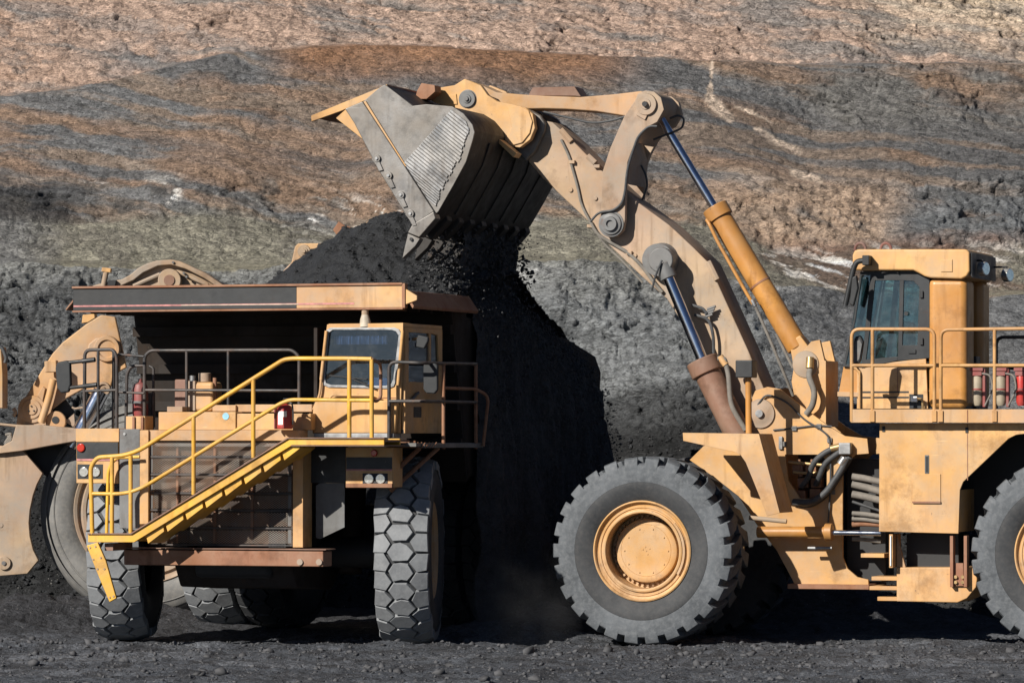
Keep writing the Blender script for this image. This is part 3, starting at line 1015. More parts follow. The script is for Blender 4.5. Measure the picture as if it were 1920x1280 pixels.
# boss for lift cylinder
c_ = L.p(1241, 488, 1.62)
MB().lathe([(0, -.30), (.08, -.30), (.10, -.28), (.15, -.28), (.16, -.24), (.235, -.24), (.245, -.05), (.26, .01)], 40, (c_[0], 1.62, c_[1])).build("lift_pin_boss", M['greyplate'], arm)
# --- bell crank
bc = [(1190, 189), (1196, 176), (1209, 170), (1226, 172), (1239, 183), (1245, 206), (1232, 229), (1212, 240), (1199, 256), (1185, 282), (1177, 304), (1173, 350), (1172, 412), (1168, 432), (1155, 444), (1140, 444), (1127, 433), (1124, 418), (1127, 399), (1129, 324), (1144, 278), (1170, 219)]
crank = MB().prism(LP(bc, 1.42), 1.42, 1.53).build("bell_crank", M['boom'], loader, .012)
MB().prism(LP(bc, 1.42), 2.42, 2.53).build("crank_plate", M['boom'], crank, .012)
bw = [(1180, 292), (1177, 304), (1174, 345), (1150, 330), (1152, 290), (1172, 262)]
MB().prism(LP(bw, 1.42), 1.53, 2.42).build("crank_web", M['boom'], crank)
c_ = L.p(1212, 196, 1.42)
MB().lathe([(0, -.09), (.035, -.09), (.045, -.06), (.075, -.06), (.08, -.045), (.155, -.045), (.16, 0)], 36, (c_[0], 1.42, c_[1])).build("crank_top_pin", M['boom'], crank)
MB().disc(c_, .04, 1.31, 1.36, 8).build("pin_bolt", M['darksteel'], crank)
MB().disc(c_, .20, 1.54, 2.41, 28).build("pin_barrel", M['boom'], crank)
b0 = L.p(1203, 219, 1.42)
MB().prism(LP([(1196, 208), (1213, 217), (1209, 225), (1192, 215)], 1.39), 1.39, 1.42).build("pin_retainer", M['boom'], crank, .004)
c_ = L.p(1146, 420, 1.42)
MB().lathe([(0, -.06), (.05, -.06), (.055, -.09), (.10, -.09), (.11, -.05), (.155, -.04), (.165, -.015), (.19, -.01), (.195, .02)], 36, (c_[0], 1.42, c_[1])).build("crank_pin", M['greyplate'], crank)
# --- tilt link to the bucket
tl = [(866, 192), (858, 178), (868, 158), (884, 153), (901, 159), (931, 173), (975, 177), (1025, 180), (1088, 182), (1150, 177), (1200, 171), (1228, 176), (1236, 200), (1220, 222), (1196, 224), (1173, 218), (1117, 209), (1060, 205), (1020, 204), (960, 205), (900, 206)]
link = MB().prism(LP(tl, 1.70), 1.70, 2.25).build("tilt_link", M['yellow_dusty'], loader, .02)
g0 = L.p(986, 163, 1.6); g1 = L.p(1084, 176, 1.6)
gd = MB().prism([(g0[0], g0[1] - .10), (g0[0] + .06, g0[1]), (g1[0] - .10, g0[1]), (g1[0], g1[1] - .03), (g1[0] - .1, g1[1] - .02), (g0[0] + .02, g1[1])], 1.75, 2.2)
gd.build("link_guard", M['brown'], link, .006)
# --- tilt cylinder
vT = 1.97
def along(a, b, t):
    return tuple(a[i] + (b[i] - a[i]) * t for i in range(3))
pA, pB = L.P(1236, 218, vT), L.P(1511, 683, vT)
pR, pC, pE = L.P(1342, 393, vT), L.P(1350, 405, vT), L.P(1492, 645, vT)
tcyl = MB().tube([L.P(1345, 398, vT), along(pC, pE, .5), L.P(1490, 641, vT), L.P(1497, 653, vT)], .165, 32).build("tilt_cylinder", M['deepyellow'], loader, .02)
MB().cyl(pA, L.P(1346, 400, vT), .062, 24).build("rod", M['chrome'], tcyl)
MB().cyl(L.P(1340, 388, vT), L.P(1352, 409, vT), .195, 32).build("collar", M['deepyellow'], tcyl, .012)
MB().cyl(L.P(1424, 531, vT), L.P(1426, 534, vT), .172, 32).build("band", M['rust'], tcyl)
MB().prism(LP([(1479, 640), (1500, 628), (1524, 660), (1524, 690), (1505, 702), (1488, 690)], 1.82), 1.82, 2.12).build("clevis", M['yellow'], tcyl, .02)
pipe = rnd([L.P(1325, 412, 1.78), L.P(1330, 420, 1.74), L.P(1345, 452, 1.74), L.P(1400, 550, 1.74), L.P(1412, 570, 1.74)], .1)
MB().tube(pipe, .026, 10).build("pipe", M['deepyellow'], tcyl)
MB().cyl(L.P(1410, 562, 1.74), L.P(1416, 574, 1.74), .034, 10).build("pipe_fitting", M['alu'], tcyl)
MB().tube(rnd([L.P(1416, 574, 1.74), L.P(1445, 640, 1.75), L.P(1470, 700, 1.8), L.P(1487, 742, 1.9)], .4), .022, 8).build("hose", M['hosegrey'], tcyl)
MB().tube([L.P(1456, 628, 1.9), L.P(1487, 690, 1.9)], .022, 8).build("hose", M['hosegrey'], tcyl)
# --- lift cylinder
vL = 1.28
lcyl = MB().cyl(L.P(1322, 690, vL), L.P(1392, 830, vL), .195, 32).build("lift_cylinder", M['brown'], loader, .015)
MB().cyl(L.P(1247, 505, vL), L.P(1326, 695, vL), .082, 28).build("rod", M['chrome'], lcyl)
MB().cyl(L.P(1315, 674, vL), L.P(1327, 701, vL), .235, 32).build("collar", M['brown'], lcyl, .02)
ey = L.p(1241, 488, vL)
eye = MB().disc(ey, .185, 1.20, 1.38, 32)
eye.build("rod_eye", M['greyplate'], lcyl, .02)
MB().cyl(L.P(1243, 495, vL), L.P(1254, 522, vL), .125, 24).build("rod_neck", M['greyplate'], lcyl, .01)
MB().tube(rnd([L.P(1241, 488, 1.15), L.P(1236, 500, 1.12), L.P(1228, 520, 1.14), L.P(1222, 545, 1.2)], .1), .016, 8).build("grease_line", M['hose'], lcyl)
MB().tube(rnd([L.P(1346, 672, 1.1), L.P(1358, 672, 1.1), L.P(1366, 700, 1.1), L.P(1370, 760, 1.1), L.P(1398, 806, 1.15)], .15), .038, 10).build("hose", M['hosegrey'], lcyl)
MB().cyl(L.P(1350, 668, 1.1), L.P(1361, 684, 1.1), .05, 10).build("elbow", M['yellow'], lcyl)
# lines on the lift arm
def hose(parent, pts, r, v, mat='hose', k=.25, n=8, name="hose"):
    P3 = [L.P(p[0], p[1], p[2] if len(p) > 2 else v) for p in pts]
    return MB().tube(rnd(P3, k), r, n).build(name, M[mat], parent)
hose(arm, [(1052, 262), (1066, 290), (1083, 350), (1090, 385), (1107, 416)], .020, 1.59, 'hosegrey')
hose(arm, [(1107, 416), (1122, 398), (1150, 395), (1166, 382), (1172, 360), (1176, 315), (1196, 255), (1216, 237), (1232, 237)], .018, 1.38, 'hose')
hose(arm, [(1107, 416), (1120, 440), (1180, 475), (1205, 500), (1225, 528), (1242, 548)], .026, 1.58, 'hosegrey')
hose(arm, [(1112, 424), (1130, 455), (1170, 492), (1205, 530)], .018, 1.58, 'hosegrey')
hose(arm, [(1020, 210), (1070, 222), (1110, 232), (1150, 226), (1174, 218)], .016, 1.66, 'hose')
hose(arm, [(1256, 222), (1272, 216), (1283, 222), (1280, 240), (1262, 248), (1225, 262)], .016, 1.9, 'hose')
hose(arm, [(1202, 310), (1212, 330), (1214, 350), (1204, 375)], .016, 2.1, 'hose')
hose(arm, [(1298, 572), (1318, 578), (1325, 588)], .022, 1.5, 'hose')
hose(arm, [(1302, 590), (1330, 598), (1338, 630), (1338, 668)], .024, 1.5, 'hose')
for px, py in ((1073, 304), (1180, 474), (1107, 424), (1120, 312), (1153, 398)):
    c_ = L.p(px, py, 1.6)
    MB().box(c_[0] - .045, c_[0] + .045, 1.56, 1.62, c_[1] - .025, c_[1] + .025).build("hose_clamp", M['boom'], arm, .006)
for k in range(4):
    MB().cyl(L.P(1320 + 2 * k, 595 - 5 * k, 1.52), L.P(1336 + 2 * k, 589 - 5 * k, 1.52), .02, 10).build("fitting", M['greyplate'], arm)
# stop blocks on the top edge
for a, b in (((1052, 243), (1072, 266)), ((1102, 292), (1117, 306)), ((1328, 490), (1345, 525))):
    p0, p1 = L.P(*a, 1.62), L.P(*b, 1.62)
    MB().tube([p0, p1], .05, 6).build("stop_block", M['boom'], arm, .01)
# --- bucket
vB0, vB1 = -.22, 4.35
shell = [(783, 438), (823, 397), (850, 350), (875, 304), (888, 262), (890, 245), (886, 233), (870, 214), (849, 201), (800, 196), (775, 198), (748, 178), (723, 159)]
SH = LP(shell, vB0)
bk = MB()
n = len(SH)
inner = []
cx_, cz_ = L.p(745, 300, vB0)
for x, z in SH:
    d = math.hypot(x - cx_, z - cz_)
    inner.append((x + (cx_ - x) / d * .07, z + (cz_ - z) / d * .07))
vs = [(x, vB0, z) for x, z in SH] + [(x, vB1, z) for x, z in SH] + [(x, vB0, z) for x, z in inner] + [(x, vB1, z) for x, z in inner]
fs = []
for i in range(n - 1):
    fs.append((i, i + 1, n + i + 1, n + i))
    fs.append((2 * n + i, 3 * n + i, 3 * n + i + 1, 2 * n + i + 1))
for i, j in ((0, 0), (n - 1, n - 1)):
    fs.append((i, n + i, 3 * n + i, 2 * n + i))
for i in range(n - 1):
    fs.append((i, 2 * n + i, 2 * n + i + 1, i + 1))
    fs.append((n + i, n + i + 1, 3 * n + i + 1, 3 * n + i))
bk.add(vs, fs)
bucket = bk.build("bucket", M['shell'], loader, angle=25)
side = [(723, 159), (748, 178), (775, 199), (800, 196), (849, 200), (870, 213), (887, 234), (891, 248), (888, 262), (875, 304), (850, 350), (823, 397), (783, 432), (757, 385), (712, 300), (667, 231), (682, 191), (711, 166)]
SD = LP(side, vB0)
MB().prism(SD, vB0 - .03, vB0).build("side_plate", M['steel'], bucket, .008)
MB().prism(SD, vB1, vB1 + .03).build("side_plate", M['steel'], bucket, .008)
strip = [(650, 205), (683, 191), (740, 278), (817, 397), (777, 424), (712, 318), (667, 231)]
MB().prism(LP(strip, vB0), vB0 - .085, vB0 - .03).build("side_cutter", M['steel'], bucket, .012)
MB().prism(LP([(684, 192), (688, 190), (764, 312), (760, 315)], vB0), vB0 - .06, vB0 - .03).build("side_rib", M['yellow'], bucket, .005)
# ribbed wear plate, one bar after another
qa, qb = L.p(852, 201, vB0), L.p(759, 306, vB0)
edge = [L.p(*p, vB0) for p in ((870, 213), (884, 234), (882, 262), (868, 298), (852, 328), (832, 360), (815, 388), (800, 384))]
nb = 24
ux, uz = qb[0] - qa[0], qb[1] - qa[1]
ln = math.hypot(ux, uz); ux /= ln; uz /= ln
dx_, dz_r = L.p(880, 283, vB0)[0] - L.p(822, 236, vB0)[0], L.p(880, 283, vB0)[1] - L.p(822, 236, vB0)[1]
dl = math.hypot(dx_, dz_r); dx_ /= dl; dz_r /= dl
SDo = LP([(849, 201), (866, 213), (883, 236), (886, 250), (883, 264), (870, 302), (846, 348), (820, 393)], vB0)
def hit(px_, pz_):
    best = 0
    for i in range(len(SDo) - 1):
        ax0, az0 = SDo[i]; bx0, bz0 = SDo[i + 1]
        ex, ez = bx0 - ax0, bz0 - az0
        den = dx_ * ez - dz_r * ex
        if abs(den) < 1e-9:
            continue
        t = ((ax0 - px_) * ez - (az0 - pz_) * ex) / den
        s_ = ((ax0 - px_) * dz_r - (az0 - pz_) * dx_) / den
        if 0 <= s_ <= 1 and t > best:
            best = t
    return best
tot = ln * 1.30
for k in range(nb + 7):
    t0 = (k + .06) / nb * ln
    t1 = (k + .94) / nb * ln
    ps = []
    off = max(0, (t0 - ln)) * .55
    x_a, z_a = qa[0] + ux * t0, qa[1] + uz * t0
    x_b, z_b = qa[0] + ux * t1, qa[1] + uz * t1
    if t0 > ln:
        # past the corner the bars start at the cutter
        e0, e1 = L.p(759, 306, vB0), L.p(812, 388, vB0)
        f0, f1 = (t0 - ln) / (.30 * ln), (t1 - ln) / (.30 * ln)
        x_a, z_a = e0[0] + (e1[0] - e0[0]) * f0, e0[1] + (e1[1] - e0[1]) * f0
        x_b, z_b = e0[0] + (e1[0] - e0[0]) * f1, e0[1] + (e1[1] - e0[1]) * f1
    la, lb = hit(x_a, z_a), hit(x_b, z_b)
    if la < .05 or lb < .05:
        continue
    wob_ = random.uniform(.86, .93)
    la *= wob_; lb *= wob_
    ps = [(x_a, z_a), (x_b, z_b), (x_b + dx_ * lb, z_b + dz_r * lb), (x_a + dx_ * la, z_a + dz_r * la)]
    MB().prism(ps, vB0 - .05 - random.uniform(0, .008), vB0 - .03).build("wear_bar", M['brightsteel'], bucket, .006, seg=1)
for px, py in ((711, 298), (733, 330), (756, 366), (774, 401)):
    c_ = L.p(px, py, vB0)
    lg = MB().disc(c_, .055, vB0 - .12, vB0 - .085, 16).build("cutter_lug", M['steel'], bucket, .006)
    MB().disc(c_, .022, vB0 - .14, vB0 - .12, 10).build("bolt", M['alu'], lg)
    q = LP([(px - 6, py - 4), (px + 4, py + 4), (px + 12, py + 22), (px + 4, py + 24), (px - 2, py + 12), (px - 10, py + 2)], vB0)
    MB().prism(q, vB0 - .11, vB0 - .03).build("cutter_tab", M['steel'], bucket, .006)
# edge, adapters and teeth along the lip
lipA = [(777, 421), (817, 397), (821, 410), (790, 446), (768, 437)]
tooth = [(768, 438), (791, 448), (782, 462), (757, 486), (762, 462)]
NT = 9
for k in range(NT):
    v0 = vB0 - .10 + (vB1 - vB0 - .05) * k / (NT - 1)
    ad = MB().prism(LP(lipA, vB0), v0, v0 + .24).build("tooth_adapter", M['steel'] if k == 0 else M['shell'], bucket, .015)  # only the nearest tooth in plain steel, the rest in the shade-dark colour
    MB().prism(LP(tooth, vB0), v0 + .02, v0 + .2).build("tooth", M['steel'] if k == 0 else M['shell'], ad, .012)
    if k == 0:
        MB().disc(L.p(775, 449, vB0), .025, v0 - .01, v0 + .02, 10).build("tooth_pin", M['darksteel'], ad)
MB().prism(LP([(780, 436), (823, 397), (815, 392), (774, 428)], vB0), vB0, vB1).build("cutting_edge", M['shell'], bucket, .01)
# bars across the bucket floor
for f in (.16, .32, .48, .64, .8):
    v0 = vB0 + (vB1 - vB0) * f
    MB().prism(LP([(823, 397), (875, 304), (889, 262), (891, 263), (877, 305), (825, 398)], vB0), v0, v0 + .12).build("floor_bar", M['shell'], bucket)
# spill guard
gu = LP([(583, 217), (711, 165), (725, 158), (728, 166), (690, 186), (640, 208), (584, 228)], vB0)
MB().prism(gu, vB0 + .0, vB0 + .05).build("guard_end", M['yellow'], bucket, .006)
MB().prism(gu, vB1 - .05, vB1).build("guard_end", M['yellow'], bucket, .006)
g2 = LP([(583, 217), (711, 165), (725, 158), (727, 162), (712, 169), (585, 221)], vB0)
MB().prism(g2, vB0 + .05, vB1 - .05).build("spill_guard", M['rust'], bucket, .004)
MB().prism(LP([(631, 222), (650, 205), (667, 231), (682, 262)], vB0), vB0 - .03, vB0).build("guard_gusset", M['yellow'], bucket, .006)
# hinge ears
ear = [(809, 190), (816, 166), (852, 160), (871, 148), (884, 153), (901, 160), (914, 178), (932, 190), (962, 196), (985, 202), (999, 214), (1003, 240), (994, 262), (975, 277), (950, 274), (934, 264), (920, 240), (900, 222), (870, 212), (840, 203)]
for v0, v1 in ((1.28, 1.42), (2.55, 2.69)):
    e_ = MB().prism(LP(ear, 1.28), v0, v1).build("hinge_ear", M['yellow'], bucket, .012)
    if v0 < 2:
        c_ = L.p(877, 186, 1.28)
        MB().lathe([(0, -.09), (.03, -.09), (.035, -.06), (.06, -.06), (.065, -.04), (.12, -.04), (.125, -.005), (.14, .0)], 32, (c_[0], 1.28, c_[1])).build("link_pin", M['greyplate'], e_)
        MB().prism(LP([(842, 179), (856, 176), (858, 196), (844, 196)], 1.28), 1.26, 1.28).build("pin_cover", M['yellow'], e_, .008)
        q = LP([(952, 200), (975, 199), (992, 208), (999, 228), (994, 250), (980, 268), (958, 274), (948, 262), (960, 240)], 1.28)
        MB().prism(q, 1.255, 1.28).build("ear_pad", M['yellow'], e_, .01)
        MB().prism(LP([(934, 265), (940, 262), (972, 288), (966, 296)], 1.1), 1.0, 1.28).build("ear_rib", M['yellow'], e_, .006)
MB().cyl((L.p(972, 240, 1.28)[0], 1.32, L.p(972, 240, 1.28)[1]), (L.p(972, 240, 1.28)[0], 2.75, L.p(972, 240, 1.28)[1]), .12, 24).build("hinge_pin", M['darksteel'], bucket)
MB().cyl((L.p(877, 186, 1.28)[0], 1.3, L.p(877, 186, 1.28)[1]), (L.p(877, 186, 1.28)[0], 2.66, L.p(877, 186, 1.28)[1]), .09, 24).build("hinge_pin", M['darksteel'], bucket)
# rear stop on the bucket top
MB().prism(LP([(782, 170), (790, 156), (815, 160), (816, 172), (800, 186), (778, 186)], .9), .9, 1.2).build("stop_pad", M['rust'], bucket, .008)
# --- hydraulics in the frame opening
val = MB()
for k, (px, py) in enumerate(((1495, 880), (1520, 880), (1505, 905), (1530, 905), (1500, 928), (1528, 925))):
    c_ = L.p(px, py, 1.62)
    val.box(c_[0] - .08, c_[0] + .08, 1.62, 1.78, c_[1] - .07, c_[1] + .07)
val.build("valve_block", M['rust'], frame, .01)
for a, b in (((1478, 866), (1548, 872)), ((1487, 884), (1536, 886))):
    hose(frame, [a, ((a[0] + b[0]) / 2, a[1] + 3), b], .022, 1.6, 'brass', name="pipe")
for px in (1498, 1523):
    hose(frame, [(px, 860), (px + 4, 893)], .03, 1.64, 'rust', name="pipe")
for pts in ([(1503, 912, 1.58), (1516, 895, 1.5), (1524, 868, 1.42), (1545, 848, 1.4), (1572, 837, 1.42)], [(1530, 908, 1.58), (1536, 895, 1.5), (1546, 868, 1.45), (1575, 846, 1.42)]):
    hose(frame, pts, .042, 1.4, 'hose', .5, 12)
hose(frame, [(1488, 941, 1.46), (1520, 943, 1.38), (1548, 925, 1.36), (1575, 885, 1.36), (1589, 858, 1.4)], .05, 1.4, 'hose', .6, 12)
hose(frame, [(1486, 944, 1.55), (1520, 947, 1.5), (1552, 925, 1.48), (1580, 880, 1.48), (1594, 856, 1.46)], .05, 1.4, 'hose', .6, 12)
fitb = L.p(1585, 840, 1.42)
MB().box(fitb[0] - .09, fitb[0] + .09, 1.36, 1.52, fitb[1] - .09, fitb[1] + .08).build("manifold", M['alu'], frame, .015)
MB().cyl(L.P(1558, 841, 1.41), L.P(1574, 837, 1.42), .052, 12).build("fitting", M['brass'], frame)
MB().cyl(L.P(1576, 870, 1.37), L.P(1584, 858, 1.38), .06, 12).build("fitting", M['alu'], frame)
hose(frame, [(1420, 760, 1.47), (1436, 738, 1.46), (1476, 752, 1.46), (1505, 785, 1.46), (1540, 805, 1.46), (1556, 820, 1.46), (1558, 868, 1.46), (1556, 940, 1.46), (1553, 980, 1.46)], .014, 1.46, 'hose', .3)
hose(frame, [(1450, 806), (1490, 802), (1530, 797), (1560, 799)], .012, 1.48, 'hose')
hose(frame, [(1520, 690, 1.55), (1516, 705, 1.45), (1528, 735, 1.42), (1524, 760, 1.45), (1512, 776, 1.5)], .045, 1.45, 'hosegrey', .4, 12)
MB().cyl(L.P(1519, 670, 1.55), L.P(1518, 690, 1.52), .06, 12).build("fitting", M['brass'], frame)
for (px, py) in ((1471, 832), (1556, 825), (1490, 803), (1536, 799), (1562, 922)):
    c_ = L.p(px, py, 1.5)
    MB().box(c_[0] - .035, c_[0] + .035, 1.47, 1.5, c_[1] - .035, c_[1] + .035).build("hose_clamp", M['greyplate'], frame, .005)
MB().box(*(lambda a, b: (a[0], b[0], 1.46, 1.5, b[1], a[1]))(L.p(1461, 818, 1.5), L.p(1468, 842, 1.5))).build("hinge_plate", M['alu'], frame, .005)
# lamp post on the fender
pp = L.P(1404, 812, .7)
post = MB().tube([L.P(1404, 812, .7), L.P(1403, 700, .7)], .045, 12).build("lamp_post", M['deepyellow'], loader)
c_ = L.p(1400, 691, .7)
MB().box(c_[0] - .13, c_[0] + .12, .55, .85, c_[1] - .13, c_[1] + .12).build("lamp_box", M['black'], post, .015)
# --- steering cylinder and centre hitch
scy = MB().cyl(L.P(1420, 997, 1.2), L.P(1552, 997, 1.2), .082, 24).build("steering_cylinder", M['deepyellow'], loader, .01)
MB().cyl(L.P(1547, 997, 1.2), L.P(1561, 997, 1.2), .125, 16).build("gland", M['deepyellow'], scy, .012)
MB().cyl(L.P(1560, 998, 1.2), L.P(1652, 999, 1.2), .04, 16).build("rod", M['chrome'], scy)
MB().tube([L.P(1405, 970, 1.1), L.P(1475, 977, 1.1)], .035, 10).build("pipe", M['boom'], scy)
MB().cyl(L.P(1515, 1027, 1.25), L.P(1560, 1027, 1.25), .025, 10).build("pipe", M['alu'], scy)
hitch = MB().box(L.p(1585, 900, 1.8)[0], L.p(1660, 900, 1.8)[0], 1.85, 2.4, L.p(1600, 1090, 1.8)[1], L.p(1600, 860, 1.8)[1]).build("hitch", M['darksteel'], loader, .02)
for i, (ya, yb, r, mt) in enumerate(((893, 903, .05, 'hosegrey'), (907, 921, .055, 'hosegrey'), (926, 938, .055, 'hosegrey'), (962, 968, .035, 'hosegrey'), (972, 977, .035, 'hosegrey'), (983, 983, .04, 'rust'), (1010, 1015, .03, 'hosegrey'), (940, 958, .022, 'hose'))):
    hose(hitch, [(1598, ya), (1620, (ya + yb) / 2 - 2), (1652, yb)], r, 1.35 + .05 * (i % 3), mt, .3, 10)
for py, x0, x1 in ((1037, 1614, 1658), (1080, 1634, 1690), (1098, 1630, 1685), (1118, 1645, 1685)):
    a, b = L.p(x0, py, 1.3), L.p(x1, py + 8, 1.3)
    MB().box(a[0], b[0], 1.3, 1.9, b[1], a[1]).build("hitch_bar", M['yellow'], hitch, .006)
# --- rear body: side panel, arch, tank
pan = [(1649, 793), (1920, 793), (2150, 793), (2150, 850), (2080, 815), (1990, 812), (1920, 813), (1905, 815), (1891, 822), (1806, 903), (1800, 918), (1797, 1000), (1648, 996)]
vP = .28
body = MB().prism(LP(pan, vP), vP, vP + .05).build("side_panel", M['yellow'], loader, .008)
x0, z0 = L.p(1649, 996, vP); x1, z1 = L.p(1797, 793, vP)
MB().box(x0 + .002, x0 + .04, vP + .05, 1.4, z0, z1).build("front_panel", M['yellow'], body)
MB().box(x1 - .04, x1, vP + .05, 1.4, z0, L.p(1797, 918, vP)[1]).build("arch_panel", M['yellow'], body)
MB().box(x0 + .04, x1 - .04, vP + .06, 1.4, z0, z0 + .04).build("bottom_panel", M['rust'], body)
MB().box(x0 + .05, L.p(2150, 800, vP)[0], 1.4, 2.8, z0 + .1, z1).build("engine_frame", M['darksteel'], body)
sl = L.p(1738, 870, vP)
MB().box(sl[0] - .03, sl[0] + .03, vP - .012, vP, sl[1] - .13, sl[1] + .13).build("sight_glass", M['greyplate'], body, .01)
MB().box(sl[0] - .016, sl[0] + .016, vP - .018, vP - .012, sl[1] - .11, sl[1] + .11).build("sight_slot", M['seat'], body)
a, b = L.p(1711, 888, vP), L.p(1764, 941, vP)
cov = MB().box(a[0], b[0], vP - .014, vP, b[1], a[1]).build("access_cover", M['yellow'], body, .006)
MB().box(a[0], b[0], vP - .03, vP - .014, b[1] - .015, b[1] + .012).build("cover_hinge", M['rust'], cov)
for px, py in ((1657, 804), (1813, 806)):
    c_ = L.p(px, py, vP)
    MB().box(c_[0] - .022, c_[0] + .022, vP - .012, vP, c_[1] - .04, c_[1] + .04).build("lift_slot", M['seat'], body, .008)
c_ = L.p(1814, 840, vP)
MB().box(c_[0] - .006, c_[0] + .006, vP - .004, vP + .001, L.p(1814, 900, vP)[1], L.p(1814, 795, vP)[1]).build("panel_seam", M['rust'], body)
tk = [(1681, 1063), (1828, 1063), (1832, 1085), (1830, 1100), (1813, 1121), (1795, 1129), (1681, 1127)]
tank = MB().prism(LP(tk, .45), .45, 1.5).build("fuel_tank", M['yellow'], loader, .015)
up = [(1700, 1000), (1797, 1000), (1797, 1063), (1700, 1063)]
MB().prism(LP(up, .8), .8, 1.4).build("tank_mount", M['darksteel'], tank)
br = [(1781, 1004), (1788, 1004), (1788, 1096), (1806, 1098), (1806, 1004), (1813, 1004), (1813, 1098), (1808, 1103), (1784, 1100)]
brk_ = MB().prism(LP([(1788, 1055), (1806, 1055), (1807, 1098), (1787, 1098)], .40), .40, .44).build("bracket", M['rust'], tank, .005)
for x0_, x1_ in ((1781, 1787), (1807, 1813)):
    MB().prism(LP([(x0_, 1004), (x1_, 1004), (x1_, 1100), (x0_, 1100)], .34), .34, .5).build("bracket_flange", M['rust'], brk_, .004)
for px, py in ((1792, 1081), (1805, 1081), (1792, 1091), (1805, 1091)):
    MB().disc(L.p(px, py, .38), .025, .365, .40, 8).build("bolt", M['brass'], brk_)
ld = [(1667, 1001), (1674, 1001), (1674, 1064), (1667, 1064)]
lad = MB().prism(LP(ld, .3), .3, .85).build("ladder_side", M['yellow'], loader, .006)
MB().prism(LP([(1681, 1001), (1698, 1063), (1681, 1063)], .5), .5, .56).build("ladder_gusset", M['yellow_dusty'], lad, .004)
MB().prism(LP([(1669, 1004), (1671, 1004), (1671, 1060), (1669, 1060)], .29), .28, .3).build("reflector", M['white'], lad)
# --- platform, rails
fa = [(1595, 767), (1920, 767), (2150, 767), (2150, 793), (1595, 792)]
plat = MB().prism(LP(fa, .10), .10, .14).build("platform", M['yellow_dusty'], loader, .006)
x0, z0 = L.p(1595, 767, .1); x1, z1 = L.p(2150, 793, .1)
MB().box(x0, x1, .14, 2.9, z0 - .06, z0 - .02).build("deck", M['greyplate'], plat)
MB().box(x0, x0 + .04, .14, 1.3, L.p(1595, 792, .1)[1], z0).build("front_skirt", M['yellow_dusty'], plat, .004)
cx1 = L.p(1814, 780, .1)[0]
MB().box(cx1 - .006, cx1 + .006, .092, .10, L.p(1814, 791, .1)[1], L.p(1814, 768, .1)[1]).build("joint", M['rust'], plat)
def rail(pts, v, mat='rail', r=.026, k=.12, parent=None, name="handrail"):
    return MB().tube(rnd([L.P(a, b, v) for a, b in pts], k), r, 10).build(name, M[mat], parent or loader)
vR = .12
r1 = rail([(1597, 790), (1597, 617), (1752, 617), (1752, 786)], vR)
rail([(1598, 685), (1751, 685)], vR, parent=r1, name="mid_rail")
rail([(1636, 617), (1636, 786)], vR, parent=r1, name="post")
r2 = rail([(1764, 786), (1764, 618), (1920, 616), (2140, 616)], vR)
rail([(1765, 685), (2140, 685)], vR, parent=r2, name="mid_rail")
for px in (1865, 1990, 2100):
    rail([(px, 617), (px, 786)], vR, parent=r2, name="post")
for px in (1636, 1752, 1764, 1865):
    c_ = L.p(px, 780, .1)
    MB().box(c_[0] - .035, c_[0] + .035, .075, .10, c_[1] - .08, c_[1] + .08).build("post_foot", M['rail'], plat, .005)
r3 = rail([(1597, 690), (1605, 689), (1614, 700), (1614, 766)], .35)
r4 = rail([(1868, 766), (1868, 632), (2100, 631)], 2.7, 'blackrail')
rail([(1868, 690), (2100, 690)], 2.7, 'blackrail', parent=r4, name="mid_rail")
# --- cab
vc, vd = .98, 2.62
cab = MB().prism(LP([(1608, 690), (1640, 683), (1736, 671), (1740, 766), (1608, 766)], vc), vc, vc + .04).build("cab", M['yellow'], loader, .006)
MB().prism(LP([(1608, 690), (1640, 683), (1736, 671), (1740, 766), (1608, 766)], vc), vd - .04, vd).build("far_side", M['yellow'], cab, .006)
fx0, fz0 = L.p(1608, 766, vc); fx1, fz1 = L.p(1612, 690, vc)
MB().box(fx0 - .02, fx0 + .03, vc + .04, vd - .04, fz0, fz1).build("cab_front", M['yellow'], cab, .006)
MB().box(fx0, L.p(1812, 766, vc)[0], vc + .04, vd - .04, fz0 - .0, fz0 + .05).build("cab_floor", M['darksteel'], cab)
for px in (1683,):
    a = L.p(px, 690, vc); b = L.p(px, 735, vc)
    MB().box(a[0] - .006, a[0] + .006, vc - .004, vc, b[1], a[1]).build("panel_joint", M['rust'], cab)
for py in (735, 745):
    a = L.p(1612, py, vc); b = L.p(1704, py, vc)
    MB().box(a[0], b[0], vc - .004, vc, a[1] - .012, a[1] + .012).build("panel_gap", M['seat'], cab)
c_ = L.p(1718, 752, vc)
MB().box(c_[0] - .10, c_[0] + .10, vc - .006, vc, c_[1] - .10, c_[1] + .10).build("recess", M['seat'], cab)
c2 = L.p(1716, 748, vc)
MB().box(c2[0] - .045, c2[0] + .045, vc - .09, vc - .02, c2[1] - .04, c2[1] + .04).build("latch_box", M['white'], cab, .01)
MB().tube(rnd([(c2[0] + .04, vc - .06, c2[1]), (c2[0] + .12, vc - .06, c2[1]), (c2[0] + .12, vc - .06, c2[1] - .14)], .05), .018, 8).build("latch_pipe", M['brass'], cab)
